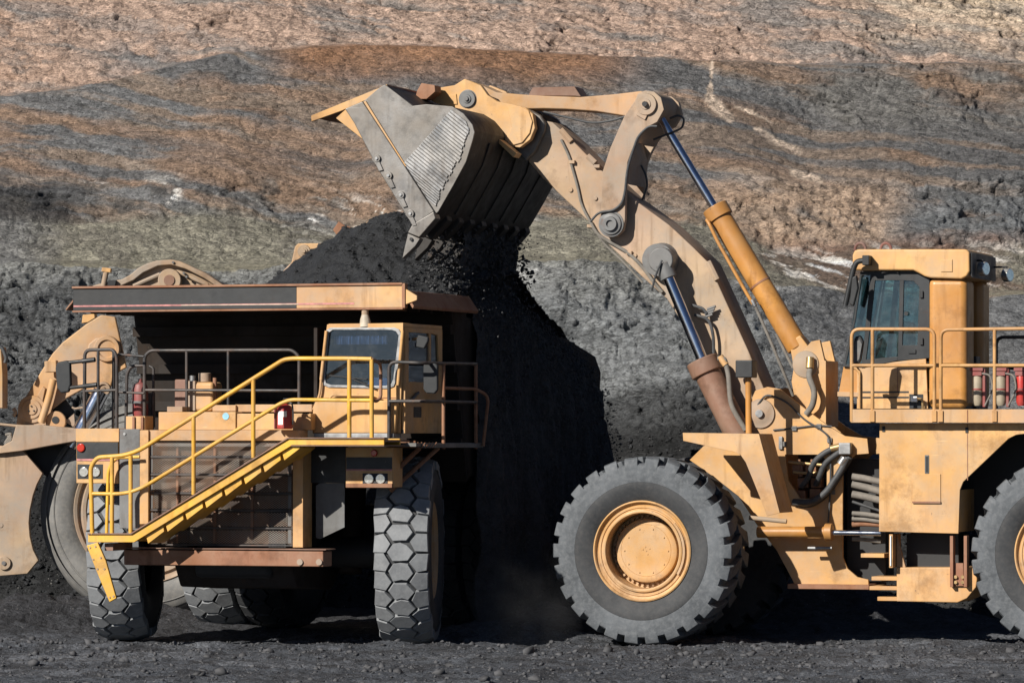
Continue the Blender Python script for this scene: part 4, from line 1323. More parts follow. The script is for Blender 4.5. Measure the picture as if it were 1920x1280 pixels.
# door: outer frame with two openings, and a forward quarter light
dfr = [(1640, 507), (1712, 508), (1743, 523), (1743, 671), (1683, 676), (1616, 690), (1625, 640), (1633, 560)]
w1 = [(1641, 526), (1687, 526), (1684, 668), (1624, 674), (1632, 610)]
w2 = [(1695, 526), (1713, 527), (1724, 538), (1720, 647), (1692, 647)]
for v_, nm in ((vc - .012, "door"), (vd - .03, "far_door")):
    dr = MB().prism(keyhole(keyhole(LP(dfr, vc), LP(w1, vc)), LP(w2, vc)), v_, v_ + .05).build(nm, M['black'], cab, .004)
    MB().prism(LP(w1, vc), v_ + .02, v_ + .03).build("pane", M['glass'], dr)
    MB().prism(LP(w2, vc), v_ + .02, v_ + .03).build("pane", M['glass'], dr)
    if nm == "door":
        hb = L.p(1711, 659, vc)
        MB().box(hb[0] - .055, hb[0] + .055, v_ - .02, v_, hb[1] - .03, hb[1] + .03).build("handle", M['seat'], dr, .01)
        MB().disc(L.p(1700, 588, vc), .03, v_ - .03, v_, 12).build("catch", M['darksteel'], dr)
        for py in (552, 640):
            hb = L.p(1729, py, vc)
            MB().box(hb[0] - .025, hb[0] + .02, v_ - .03, v_, hb[1] - .05, hb[1] + .05).build("hinge", M['darksteel'], dr, .006)
        MB().tube([L.P(1652, 512, vc - .05), L.P(1680, 506, vc - .05), L.P(1684, 512, vc - .05)], .012, 6).build("wiper", M['darksteel'], dr)
qd = [(1613, 509), (1640, 509), (1622, 690), (1580, 687), (1600, 600)]
qg = [(1616, 516), (1632, 516), (1616, 681), (1586, 683), (1604, 600)]
for v_ in (vc - .006, vd - .04):
    qf = MB().prism(keyhole(LP(qd, vc), LP(qg, vc)), v_, v_ + .04).build("quarter_frame", M['black'], cab, .004)
    MB().prism(LP(qg, vc), v_ + .015, v_ + .022).build("pane", M['glass'], qf)
a, b = L.P(1613, 509, vc), L.P(1583, 686, vc)
ws = MB().add([(a[0], vc + .04, a[2]), (a[0], vd - .04, a[2]), (b[0], vd - .04, b[2]), (b[0], vc + .04, b[2])], [(0, 1, 2, 3)]).build("windscreen", M['glass'], cab)
sk = [(1580, 687), (1610, 687), (1610, 745), (1570, 742)]
MB().prism(LP(sk, vc), vc + .05, vd - .05).build("nose_panel", M['deepyellow'], cab, .01)
MB().prism(LP([(1570, 734), (1610, 735), (1610, 744), (1570, 743)], vc), vc + .0, vd).build("nose_ledge", M['yellow_dusty'], cab, .006)
rp = [(1598, 478), (1602, 469), (1610, 467), (1812, 467), (1818, 473), (1818, 508), (1813, 518), (1802, 523), (1744, 521), (1733, 518), (1712, 507), (1604, 507), (1598, 500)]
roof = MB().prism(LP(rp, .86), .86, 2.74).build("roof", M['yellow'], cab, .03)
c_ = L.p(1775, 498, .86)
MB().box(c_[0] - .085, c_[0] + .085, .845, .862, c_[1] - .09, c_[1] + .09).build("roof_boss", M['yellow'], roof, .02)
rk2 = [(1818, 474), (1822, 474), (1822, 520), (1818, 512)]
MB().prism(LP(rk2, .9), .92, 2.7).build("roof_grille", M['black'], roof)
for px, v_ in ((1613, 1.2), (1661, 1.9)):
    c_ = L.p(px, 463, v_)
    lg = MB().tube([(c_[0] + .075 * math.cos(t), v_, c_[1] - .03 + .085 * math.sin(t)) for t in np.linspace(-.5, math.pi + .5, 14)], .022, 8)
    lg.build("lifting_eye", M['oldred'], roof)
col_ = [(1740, 521), (1813, 521), (1813, 766), (1740, 766)]
MB().prism(LP(col_, .92), .92, 1.5).build("rops_column", M['deepyellow'], cab, .10, seg=5)
MB().prism(LP(col_, .92), 2.1, 2.66).build("rops_column", M['deepyellow'], cab, .10, seg=5)
x0, z0 = L.p(1745, 766, 1.5); x1, z1 = L.p(1810, 530, 1.5)
MB().box(x1 - .06, x1 - .02, 1.5, 2.1, z0, z1).build("cab_back", M['black'], cab)
st = L.p(1668, 700, 1.7)
seat_ = MB().box(st[0] - .25, st[0] + .25, 1.55, 2.05, st[1] - .3, st[1] + .1)
seat_.box(st[0] + .18, st[0] + .32, 1.55, 2.05, st[1] + .1, st[1] + .75)
seat_.build("operator_seat", M['seat'], cab, .05)
sw = L.p(1640, 655, 1.7)
MB().tube([(sw[0] + .2 * math.cos(t) * .4, 1.75 + .2 * math.sin(t), sw[1] + .2 * math.cos(t) * .9) for t in np.linspace(0, 6.3, 20)], .018, 6).build("steering_wheel", M['seat'], cab)
MB().tube([(sw[0], 1.75, sw[1]), (sw[0] - .25, 1.75, sw[1] - .5)], .04, 8).build("steering_column", M['seat'], cab)
# mirrors
mr = rail([(1624, 488), (1606, 490), (1600, 505), (1585, 572)], .7, 'black', .04, .15, cab, "mirror_arm")
c_ = L.p(1624, 488, .7)
MB().box(c_[0] - .05, c_[0] + .05, .66, .95, c_[1] - .07, c_[1] + .07).build("mirror_mount", M['darksteel'], mr, .01)
mb = MB().prism(LP([(1597, 520), (1606, 515), (1609, 540), (1600, 575), (1592, 570)], .6), .6, .68).build("mirror", M['black'], cab, .02)
mb2 = MB().prism(LP([(1602, 632), (1613, 628), (1619, 640), (1614, 675), (1606, 687), (1597, 684), (1598, 650)], .2), .2, .28).build("mirror", M['black'], cab, .02)
MB().prism(LP([(1604, 640), (1612, 637), (1616, 645), (1611, 673), (1604, 680), (1600, 678)], .19), .19, .2).build("mirror_rim", M['greyplate'], mb2)
# rear lights on the roof
for px, py, v_ in ((1843, 504, 1.3), (1888, 516, 2.6)):
    c_ = L.p(px, py, v_)
    lt = MB().cyl((c_[0] - .04, v_, c_[1]), (c_[0] + .06, v_ - .04, c_[1] + .0), .10, 16).build("work_light", M['lens'], roof, .015)
    MB().tube([(c_[0] - .25, v_, c_[1] + .12), (c_[0], v_, c_[1] + .12), (c_[0], v_, c_[1])], .018, 6).build("light_bracket", M['darksteel'], lt)
# fire suppression bottles on the deck
for px in (1833, 1877, 1915):
    c_ = L.p(px, 763, .8)
    zt = L.p(px, 692, .8)[1]
    bt = MB().lathe([(0, 0), (.05, .0), (.07, .04), (.075, .08), (.075, .40), (.06, .45), (.03, .47), (0, .47)], 16)
    # stands upright: swap axes
    bt.v = [(c_[0] + x, .8 + z, c_[1] + y + .02) for x, y, z in bt.v]
    bo = bt.build("fire_bottle", M['bottle'] if px < 1900 else M['red'], loader)
    MB().disc((c_[0], 0), .001, 0, .001, 3)
    hd = MB().box(c_[0] - .075, c_[0] + .075, .72, .88, c_[1] + .44, c_[1] + .50)
    hd.cyl((c_[0], .8, c_[1] + .47), (c_[0], .8, zt + .02), .055, 12)
    hd.box(c_[0] - .095, c_[0] + .095, .72, .88, zt - .03, zt + .02)
    hd.build("bottle_head", M['dimred'], bo, .01)
    MB().box(c_[0] + .08, c_[0] + .12, .75, .87, c_[1], zt).build("bottle_bracket", M['dimred'], bo, .008)
    bd = MB().cyl((c_[0], .8, c_[1] + .24), (c_[0], .8, c_[1] + .265), .08, 16).build("clamp_band", M['dimred'], bo)
    MB().tube(rnd([(c_[0] + .06, .74, zt - .06), (c_[0] + .20, .72, zt - .08), (c_[0] + .24, .72, c_[1] + .25), (c_[0] + .12, .72, c_[1] + .02)], .12), .014, 8).build("bottle_hose", M['hosegrey'], bo)
eb = L.p(1818, 700, 1.6)
MB().box(eb[0] - .08, eb[0] + .12, 1.5, 1.8, L.p(1818, 766, 1.6)[1], L.p(1818, 668, 1.6)[1]).build("control_box", M['black'], loader, .01)
# ------------------------------------------------------------------ the dump truck
T = Frame(-3.555, 65.35, 18.4)
truck = thing("dump_truck", "yellow rigid dump truck being loaded with coal, yellow stairs across its grille", "dump truck", (T.o[0], T.o[1], 0), -T.a)
def TP(pts, w):
    return T.poly(pts, w)
def tbox(px0, py0, px1, py1, w0, w1):
    """box whose front face fills these photo corners at distance w0 ahead of the axle"""
    a, b = T.p(px0, py0, w0), T.p(px1, py1, w0)
    return MB().box(min(a[0], b[0]), max(a[0], b[0]), w0, w1, min(a[1], b[1]), max(a[1], b[1]))
def trail(pts, w, mat='stair', r=.026, k=.14, parent=None, name="handrail"):
    return MB().tube(rnd([T.P(p[0], p[1], p[2] if len(p) > 2 else w) for p in pts], k), r, 10).build(name, M[mat], parent or truck)

# tyres with interlocking tread blocks
def truck_wheel_mesh():
    W, Rr = .80, 1.35
    t = MB()
    t.lathe([(.66, .12), (.72, .05), (.90, .0), (1.06, .0), (1.17, .035), (1.245, .085), (1.285, .15), (1.295, .25), (1.295, W - .25), (1.285, W - .15), (1.245, W - .085), (1.17, W - .035), (1.06, W), (.90, W), (.72, W - .05), (.66, W - .12)], 80)
    bl = MB()
    N = 30
    pit = 2 * math.pi / N
    def crown(y):
        q = abs(y - W / 2) / (W / 2)
        return Rr - .035 * q ** 2 - .05 * max(0, q - .8) / .2
    rj = random.Random(4)
    def block(poly, a0):
        poly = [(a + rj.uniform(-.055, .055), y + rj.uniform(-.016, .016)) for a, y in poly]
        n = len(poly)
        vs = []
        cy = sum(p[1] for p in poly) / n
        cx = sum(p[0] for p in poly) / n
        for lev, (dr, sh) in enumerate(((-.11, 1.0), (-.015, .98), (0.0, .93))):
            for a, y in poly:
                aa = a0 + (cx + (a - cx) * sh) * pit
                yy = cy + (y - cy) * sh
                rr = crown(yy) + dr
                vs.append((rr * math.cos(aa), yy, rr * math.sin(aa)))
        fs = [tuple(range(2 * n, 3 * n))]
        for l in (0, 1):
            for i in range(n):
                j = (i + 1) % n
                fs.append((l * n + i, l * n + j, (l + 1) * n + j, (l + 1) * n + i))
        bl.add(vs, fs)
    mid = [(-.43, .30), (-.485, .41), (-.42, .505), (-.02, .590), (.45, .505), (.39, .40), (.45, .30), (.0, .212)]
    lft = [(-.46, .015), (-.46, .178), (.0, .272), (.46, .178), (.46, .015)]
    rgt = [(-.46, .785), (-.46, .622), (.0, .528), (.46, .622), (.46, .785)]
    for k in range(N):
        a0 = k * pit
        block(mid, a0)
        block(lft, a0 + .5 * pit)
        block(rgt, a0 + .5 * pit)
    rim = MB().lathe([(.66, .13), (.70, .06), (.68, .05), (.64, .08), (.60, .10), (.56, .30), (.45, .34), (.0, .34)], 48)
    return t, bl, rim
tw_t, tw_b, tw_r = truck_wheel_mesh()
STEER = math.radians(14)
def place_wheel(first, x, w, rot):
    global twheel
    if first:
        twheel = tw_t.build("wheel", M['rubber_inner_shade'], truck)  # dark carcass: shade of the tread grooves put into the colour
        tw_b.build("tread", M['tread'], twheel, angle=25)
        tw_r.build("rim", M['yellow_dusty'], twheel)
        o = twheel
    else:
        o = copy_tree(twheel, truck, (0, 0, 0))
    o.rotation_euler.z = rot
    # wheel mesh: axis along its y from outer face 0 to .8 ; centre it
    c = Vector((0, .40, 0))
    c.rotate(Matrix.Rotation(rot, 3, 'Z'))
    o.location = (x - c.x, w - c.y, 1.335)
    return o
place_wheel(True, 2.2, 0, math.pi / 2 + STEER)       # outer face towards +x
place_wheel(False, -2.2, 0, -math.pi / 2 + STEER)
for x in (-2.30, -1.45, 1.45, 2.30):
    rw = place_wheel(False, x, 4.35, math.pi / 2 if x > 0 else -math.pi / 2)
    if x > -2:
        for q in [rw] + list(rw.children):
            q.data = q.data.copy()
            q.data.materials[0] = M['rubber_inner_shade'] if q.name.split('.')[0] != "rim" else M['truck_shade']  # rear wheels recoloured dark, shade under the body painted in
MB().cyl((-2.2, 0, 1.3), (2.2, 0, 1.3), .22, 16).build("front_axle", M['darksteel'], truck)
MB().cyl((-2.2, 4.35, 1.335), (2.2, 4.35, 1.335), .4, 20).build("rear_axle", M['darksteel'], truck)
# chassis
for x in (-.75, .75):
    MB().box(x - .14, x + .14, -1.5, 5.2, 1.35, 1.95).build("chassis_rail", M['darksteel'], truck, .02)
eng = MB().box(-.6, .6, -1.35, .6, .95, 2.6)
eng.build("engine", M['darksteel'], truck, .1)
sump = MB().prismx([(-1.4, 1.25), (-1.1, .82), (.3, .75), (.9, 1.2), (.9, 1.4), (-1.4, 1.4)], -.9, .9)
sump.build("belly_guard", M['truck_shade'], truck, .03)
for x in (-1.25, 1.25):
    MB().cyl((x, .1, 1.0), (x, .35, 2.6), .17, 16).build("suspension_strut", M['truck_shade'], truck)
# --- body with canopy
zt = T.p(446, 536, -1.1)[1]
zb = T.p(446, 579, -1.1)[1]
xl, xr_ = T.p(137, 560, -1.1)[0], T.p(754, 553, -1.1)[0]
xm = T.p(556, 553, -1.1)[0]
fas = MB().box(xl, xm, -1.1, -1.05, zb, zt - .015).build("canopy_fascia", M['black'], truck, .006)
canopy = fas
MB().box(xm, xr_, -1.1, -1.05, zb, zt - .015).build("fascia_end", M['yellow_dusty'], fas, .006)
MB().box(xl - .01, xr_ + .01, -1.13, -.98, zt - .014, zt + .02).build("fascia_lip", M['rust'], fas, .008)
MB().box(xl - .005, xr_ + .015, -1.12, -1.0, zb - .03, zb - .002).build("fascia_foot", M['rust'], fas, .006)
xs = T.p(664, 570, -1.1)[0]
zs = T.p(446, 571, -1.1)[1]
MB().box(xl + .01, xs, -1.104, -1.1, zs - .012, zs + .012).build("stripe", M['stripe'], fas)
MB().box(T.p(340, 570, -1.1)[0], T.p(560, 570, -1.1)[0], -1.107, -1.104, zs - .009, zs + .003).build("stripe", M['horn'], fas)
MB().box(xl, xr_, -1.0, 1.75, zb + .08, zb + .13).build("canopy_deck", M['truck_shade'], fas)
for k in range(5):
    w_ = -.7 + .55 * k
    MB().box(xl + .1, xr_ - .1, w_, w_ + .08, zb - .04, zb + .08).build("canopy_rib", M['truck_shade'], fas)
# flared side wings
wing = [(xr_ + .01, zb + .20), (xr_ + .02, zb + .24), (xr_ + .17, zb + .02), (xr_ + .15, zb - .02)]
wg = MB().prism(wing, -1.08, 1.75).build("canopy_wing", M['rust'], fas, .006)
wing2 = [(xl - .01, zb + .12), (xl - .01, zb + .16), (xl - .13, zb + .02), (xl - .12, zb - .0)]
MB().prism(wing2, -1.08, 1.75).build("canopy_wing", M['rust'], fas, .006)
MB().box(xr_ + .0, xr_ + .05, -1.12, -1.0, zb - .01, zt + .01).build("fascia_corner", M['rust'], fas, .006)
gus = MB().prism([(xr_ + .05, zb + .26), (xr_ + .22, zb + .16), (xr_ + .22, zb + .10), (xr_ + .05, zb + .04)], -1.1, -1.05).build("wing_gusset", M['yellow'], fas, .006)
# dump body: front wall, floor, sides
bx0, bx1 = xl + .02, xr_ - .02
bw_ = MB().prismx([(1.05, zb + .1), (1.13, zb + .1), (1.85, 2.35), (1.77, 2.30)], bx0, bx1).build("body_front", M['truck_shade'], truck)
for k in range(4):
    z_ = 2.8 + .55 * k
    w_ = 1.05 + (zb + .1 - z_) / (zb - 2.25) * .72
    MB().box(bx0, bx1, w_ - .14, w_ + .04, z_, z_ + .14).build("body_rib", M['truck_shade'], bw_)
MB().prismx([(1.8, 2.3), (8.3, 3.3), (8.3, 3.4), (1.8, 2.42)], bx0 + .1, bx1 - .1).build("body_floor", M['truck_shade'], truck)
for x in (bx0, bx1 - .08):
    sw_ = MB().prismx([(1.1, zb + .1), (1.8, 2.35), (8.0, 3.32), (8.32, 3.5), (8.4, 4.0), (8.1, 4.25), (6.6, 4.5), (1.75, 4.72), (1.75, zb + .1)], x, x + .08).build("body_side", M['truck_shade'], truck, .01)
    for k in range(5):
        w_ = 2.2 + 1.05 * k
        MB().box(x - .06 if x < 0 else x + .08, x if x < 0 else x + .14, w_, w_ + .14, 2.5 + .13 * k, 4.5 - .04 * k).build("side_rib", M['truck_shade'], sw_)
# lamp hanging from the canopy
lp = T.P(692, 578, -.9)
lm = MB().cyl((lp[0], -1.06, zb), (lp[0], -1.06, zb - .12), .05, 14).build("canopy_lamp", M['boom'], fas)
horn = MB()
horn.tube([(lp[0], -1.06, zb - .10), (lp[0], -1.06, zb - .16), (lp[0] + .005, -1.06, zb - .27)], .05, 16, .088)
horn.build("lamp_shade", M['horn'], lm)
# --- deck and hood
zd = T.p(600, 826, -1.6)[1]
MB().box(T.p(142, 806, -1.6)[0], T.p(740, 820, -1.6)[0] + .3, -1.55, 1.4, zd - .08, zd - .03).build("deck_plate", M['greyplate'], truck)
tbox(262, 806, 562, 826, -1.62, -1.3).build("grille_header", M['yellow_dusty'], truck, .008)
tbox(297, 772, 442, 806, -1.45, -.9).build("hood_box", M['yellow'], truck, .012)
tbox(443, 775, 583, 806, -1.42, -.9).build("hood_box", M['yellow'], truck, .012)
tbox(236, 780, 272, 806, -1.40, -1.1).build("battery_box", M['yellow'], truck, .008)
tbox(440, 758, 585, 772, -1.2, -1.0).build("hood_beam", M['yellow_dusty'], truck, .012)
tbox(398, 759, 442, 771, -1.25, -1.0).build("hood_beam", M['yellow_dusty'], truck, .01)
ac = tbox(352, 716, 399, 771, -1.0, -.6).build("air_cleaner", M['yellow'], truck, .05)
a_ = T.P(384, 712, -.8)
MB().cyl((a_[0], -.8, T.p(384, 716, -.8)[1]), (a_[0], -.8, T.p(384, 699, -.8)[1]), .09, 16).build("intake", M['boom'], ac, .01)
MB().cyl((T.p(361, 712, -.9)[0], -.9, T.p(361, 718, -.9)[1]), (T.p(361, 712, -.9)[0], -.9, T.p(361, 704, -.9)[1]), .04, 12).build("filler_cap", M['alu'], ac)
tbox(327, 711, 349, 771, -.9, -.6).build("reservoir", M['brown'], truck, .02)
tbox(313, 762, 342, 772, -1.3, -1.0).build("valve_cover", M['boom'], truck, .008)
tbox(347, 714, 366, 770, -1.02, -.9).build("bracket_plate", M['boom'], truck, .01)
trail([(403, 772), (403, 708)], -.9, 'rust', .03, .1, None, "pipe")
MB().disc(T.p(423, 780, -1.46), .05, -1.458, -1.45, 16).build("round_sticker", plain("blue_sticker", (.25, .50, .62), .5), truck)
for px in (266, 250):
    tbox(px - 2, 781, px + 2, 805, -1.43, -1.40).build("box_rib", M['rust'], truck)
# --- grille
gl, gr, gt_, gb = 278, 549, 826, 1022
gf = tbox(262, 806, 278, 990, -1.66, -1.4).build("grille_post", M['yellow'], truck, .008)
gp = tbox(549, 834, 568, 1026, -1.66, -1.3).build("grille_post", M['yellow'], truck, .008)
rows_ = [826, 857, 890, 925, 957, 990, 1022]
core = tbox(gl, gt_, gr, gb, -1.45, -1.35).build("radiator_core", paint("radiator", (.05, .035, .028), rust=.9, dust_amt=.3), truck)
for i in range(6):
    sc_ = tbox(gl + 1, rows_[i] + 3, gr - 1, rows_[i + 1] - 3, -1.60, -1.597).build("grille_screen", M['screen'], truck)
    tbox(gl, rows_[i + 1] - 3, gr, rows_[i + 1] + 2, -1.615, -1.56).build("grille_bar", M['blackrail'], sc_, .005)
    for px in (gl + 5, gr - 6):
        tbox(px - 3, rows_[i] + 3, px + 3, rows_[i + 1] - 4, -1.604, -1.60).build("screen_edge", M['greyplate'], sc_)
for k in range(3):
    tbox(330 + 70 * k, 830, 334 + 70 * k, 1018, -1.5, -1.46).build("core_bar", M['rust'], core)
# --- bumper beam
bm_ = tbox(232, 1030, 606, 1062, -1.85, -1.5).build("bumper_beam", M['rust'], truck, .015)
tbox(228, 1026, 611, 1031, -1.87, -1.48).build("beam_cap", M['brown'], bm_, .004)
for px in (563, 599):
    MB().disc(T.p(px, 1053, -1.85), .045, -1.875, -1.85, 14).build("beam_bolt", M['boom'], bm_)
tbox(196, 1018, 212, 1032, -2.3, -1.6).build("step_bracket", M['brown'], bm_, .006)
# --- lamp pods
def pod(px0, px1, py0, py1, lx):
    h = py1 - py0
    p = tbox(px0, py0, px1, py1, -1.62, -1.2).build("lamp_pod", M['yellow'], truck, .012)
    tbox(px0 + 1, py0 + .25 * h, px1 - 1, py0 + .55 * h, -1.628, -1.62).build("black_band", M['black'], p)
    tbox(px0 + 1, py0 + .55 * h, px1 - 1, py0 + .59 * h, -1.628, -1.62).build("stripe", M['stripe'], p)
    tbox(lx[0] - 13, py0 + .65 * h, lx[1] + 13, py0 + .92 * h, -1.625, -1.61).build("lamp_recess", M['seat'], p, .006)
    for x in lx:
        c = T.p(x, py0 + .79 * h, -1.62)
        hl = MB().disc(c, .072, -1.645, -1.62, 20)
        hl.build("headlight", M['lens'], p, .01)
    return p
p1 = pod(143, 222, 803, 906, (158, 180))
c_ = T.p(152.5, 839, -1.63)
MB().disc(c_, .062, -1.66, -1.62, 18).build("marker_lamp", M['lens_red'], p1, .015)
tbox(142, 803, 223, 828, -1.632, -1.62).build("pod_cap", M['yellow'], p1, .006)
p2 = pod(648, 736, 838, 913, (692.5, 714))
c_ = T.p(702, 849, -1.63)
MB().disc(c_, .05, -1.66, -1.62, 18).build("marker_lamp", M['lens_red'], p2, .015)
tbox(648, 906, 735, 914, -1.66, -1.6).build("pod_sill", M['rust'], p2, .006)
tbox(224, 804, 262, 990, -1.64, -1.60).build("side_plate", M['greyplate'], truck, .006)
MB().disc(T.p(234, 813, -1.64), .02, -1.655, -1.64, 10).build("bolt", M['alu'], truck)
mf = MB().prism(TP([(592, 910), (600, 905), (646, 905), (646, 988), (600, 1010), (592, 1008)], -1.3), -1.3, -1.28).build("mud_flap", M['greyplate'], truck, .004)
tbox(568, 836, 648, 905, -1.34, -1.28).build("front_bulkhead", M['black'], truck)
# --- stairs
w0s, w1s = -2.42, -1.78
so = [(165, 1001), (246, 1001), (540, 822), (720, 822), (720, 834), (548, 834), (251, 1016), (165, 1016)]
stairs = MB().prism(TP(so, w0s), w0s, w0s + .04).build("stair_stringer", M['stair'], truck, .006)
MB().prism(TP([(165, 999), (246, 999), (540, 820), (722, 820), (722, 822), (541, 822), (247, 1001), (165, 1001)], w0s), w0s - .03, w0s + .05).build("stringer_flange", M['brown'], stairs)
SO = TP(so, w0s)
MB().prism(SO, w1s, w1s + .04).build("inner_stringer", M['stair'], stairs, .006)
nS = 8
for k in range(nS):
    px, py = 270 + 36.5 * k, 1001 - 22.3 * k
    tri = TP([(px, py), (px + 33, py - 21), (px + 35, py - 5), (px + 5, py + 18)], w0s)
    st_ = MB().prism(tri, w0s + .05, w1s).build("stair_tread", M['stair'], stairs, .006)
a = T.p(165, 1003, w0s); b = T.p(246, 1003, w0s)
MB().box(a[0], b[0], w0s + .04, w1s, a[1] - .03, a[1]).build("landing", M['brown'], stairs)
a = T.p(545, 824, w0s); b = T.p(720, 824, w0s)
MB().box(a[0], b[0], w0s + .04, -1.4, a[1] - .03, a[1]).build("top_landing", M['brown'], stairs)
tbox(545, 834, 720, 836, w0s, -1.5).build("landing_edge", M['brown'], stairs)
hr = trail([(173, 1001), (170, 875), (182, 857), (247, 853), (532, 674), (548, 672), (655, 672), (697, 673)], w0s, 'stair', .032, .3)
trail([(172, 925), (248, 926), (526, 756), (545, 749), (655, 750), (698, 750)], w0s, 'stair', .028, .3, hr, "mid_rail")
for a_, b_ in (((245, 854), (245, 1001)), ((363, 781), (363, 927)), ((475, 711), (475, 858)), ((655, 672), (655, 822)), ((697, 673), (697, 822)), ((210, 856), (210, 1001))):
    trail([a_, b_], w0s, 'stair', .03, .1, hr, "post")
hr2 = trail([(200, 1001), (203, 880), (216, 858), (262, 856)], w1s + .02, 'stair', .024, .25)
trail([(697, 673, w0s), (712, 680, -2.2), (714, 690, -2.0), (714, 745, -2.0), (706, 752, -2.1), (697, 750, w0s)], w0s, 'rust', .024, .2, hr, "end_loop")
# hanging bottom step
stp = MB().prism(TP([(163, 1022), (184, 1016), (199, 1050), (219, 1121), (206, 1128), (180, 1066)], w0s), w0s - .02, w0s + .03).build("hanging_step", M['stair'], truck, .01)
for px, py in ((170, 1026), (180, 1024), (184, 1066), (197, 1066), (207, 1119), (214, 1117), (176, 1048), (190, 1045)):
    MB().disc(T.p(px, py, w0s), .014, w0s - .03, w0s - .02, 8).build("rivet", M['boom'], stp)
# --- cab
wc0 = -1.12
cabp = [(596, 745), (606, 664), (613, 608), (756, 605), (755, 660), (752, 745), (750, 812), (586, 812), (586, 770)]
CP = TP(cabp, wc0)
wsh = TP([(622, 616), (738, 616), (746, 619), (751, 627), (749, 650), (741, 712), (737, 722), (727, 726), (619, 724), (609, 720), (606, 709), (612, 640), (614, 622)], wc0)
tcab = MB().prism(keyhole(CP, wsh), wc0, wc0 + .05).build("cab", M['yellow'], truck, .008)
def inset(poly, d):
    cx = sum(p[0] for p in poly) / len(poly); cz = sum(p[1] for p in poly) / len(poly)
    out = []
    for x, z in poly:
        l = math.hypot(x - cx, z - cz)
        out.append((x + (cx - x) / l * d, z + (cz - z) / l * d))
    return out
sl_ = MB().prism(keyhole(inset(wsh, -.025), inset(wsh, .03)), wc0 - .02, wc0 + .01).build("window_seal", M['alu'], tcab, .006)
MB().prism(inset(wsh, .03), wc0 + .01, wc0 + .018).build("windscreen", M['windshield'], tcab)
xl_, xr2 = CP[8][0], CP[4][0]
ztop, zbot = CP[3][1], CP[6][1]
xT0, xT1 = CP[2][0], CP[3][0]
MB().box(xT0, xT1, wc0 + .05, .55, ztop - .06, ztop - .003).build("cab_roof", M['yellow'], tcab, .01)
MB().box(xl_, xr2, wc0 + .05, .55, zbot, zbot + .05).build("cab_floor", M['seat'], tcab)
MB().box(xl_ + .02, xr2, .5, .55, zbot + .05, ztop - .06).build("cab_back", M['seat'], tcab)
MB().box(xl_, xl_ + .05, wc0 + .05, .5, zbot + .05, ztop - .06).build("cab_side", M['truck_shade'], tcab)
# door side, in its own shade, with a window opening
zw0, zw1 = T.p(750, 715, wc0)[1], T.p(750, 622, wc0)[1]
sdx = xr2 - .03
outer = [(wc0 + .05, zbot), (.52, zbot), (.52, ztop - .06), (wc0 + .05, ztop - .06)]
hole_ = [(wc0 + .2, zw0), (-.05, zw0), (-.05, zw1), (wc0 + .2, zw1)]
hole2 = [(.03, zw0 + .1), (.38, zw0 + .1), (.32, zw1 - .02), (.03, zw1)]
ds = MB().prismx(keyhole(keyhole(outer, hole_), hole2), sdx, sdx + .05).build("cab_door", M['yellow'], tcab, .006)
MB().prismx(hole_, sdx + .02, sdx + .026).build("pane", M['windshield'], ds)
MB().prismx(hole2, sdx + .02, sdx + .026).build("pane", M['windshield'], ds)
MB().box(sdx + .05, sdx + .056, -.72, -.40, T.p(750, 782, wc0)[1], T.p(750, 762, wc0)[1]).build("door_emblem", M['black'], ds)
MB().tube([(sdx + .08, -.85, zw0 - .25), (sdx + .08, -.60, zw0 - .15)], .02, 8).build("door_handle", M['greyplate'], ds)
# cab furniture: seat, wheel, dash
MB().box(xl_ + .4, xl_ + .95, -.35, .1, zbot + .1, zbot + .55).box(xl_ + .4, xl_ + .95, .05, .2, zbot + .55, zbot + 1.15).build("driver_seat", M['seat'], tcab, .06)
dsh = T.p(680, 722, wc0)[1]
MB().box(xl_ + .1, xr2 - .12, wc0 + .08, wc0 + .4, zbot + .1, dsh - .05).build("dashboard", M['seat'], tcab, .04)
cz0, cz1 = T.p(680, 645, wc0)[1], T.p(680, 629, wc0)[1]
cur = MB()
cn = 60
for k in range(cn):
    xa_ = xl_ + .28 + (xr2 - xl_ - .55) * k / cn
    xb_ = xl_ + .28 + (xr2 - xl_ - .55) * (k + 1) / cn
    f0, f1 = .03 * math.sin(k * 1.7) + .02 * math.sin(k * .6), .03 * math.sin((k + 1) * 1.7) + .02 * math.sin((k + 1) * .6)
    cur.add([(xa_, wc0 + .12 + f0, cz0), (xb_, wc0 + .12 + f1, cz0), (xb_, wc0 + .12 + f1 * .6, cz1), (xa_, wc0 + .12 + f0 * .6, cz1)], [(0, 1, 2, 3)])
cur.build("sun_curtain", M['white'], tcab)
MB().add([(xr2 - .62, wc0 + .16, dsh - .04), (xr2 - .30, wc0 + .16, dsh - .04), (xr2 - .34, wc0 + .3, dsh + .10), (xr2 - .58, wc0 + .3, dsh + .12)], [(0, 1, 2, 3)]).build("paper_sheet", M['white'], tcab)
MB().tube([(xl_ + .65 + .2 * math.cos(t), -.62 + .08 * math.sin(t), dsh + .02 + .17 * math.sin(t)) for t in np.linspace(0, 6.3, 20)], .018, 6).build("steering_wheel", M['seat'], tcab)
MB().tube([T.P(618, 704, wc0 - .03), T.P(688, 711, wc0 - .03)], .012, 6).build("wiper", M['seat'], tcab)
MB().tube([T.P(657, 709, wc0 - .035), T.P(705, 729, wc0 - .03)], .014, 6).build("wiper_arm", M['seat'], tcab)
for a, b in (((612, 620), (602, 712)), ((755, 620), (746, 722))):
    trail([a, b], wc0 - .05, 'yellow', .024, .1, tcab, "grab_rail")
trail([(602, 712), (600, 740), (587, 768)], wc0 - .05, 'yellow', .018, .1, tcab, "grab_rail")
trail([(618, 746), (624, 740), (702, 741), (712, 746)], wc0 - .06, 'yellow', .016, .1, tcab, "front_grab")
c0 = T.p(590, 746, wc0); c1 = T.p(742, 741, wc0)
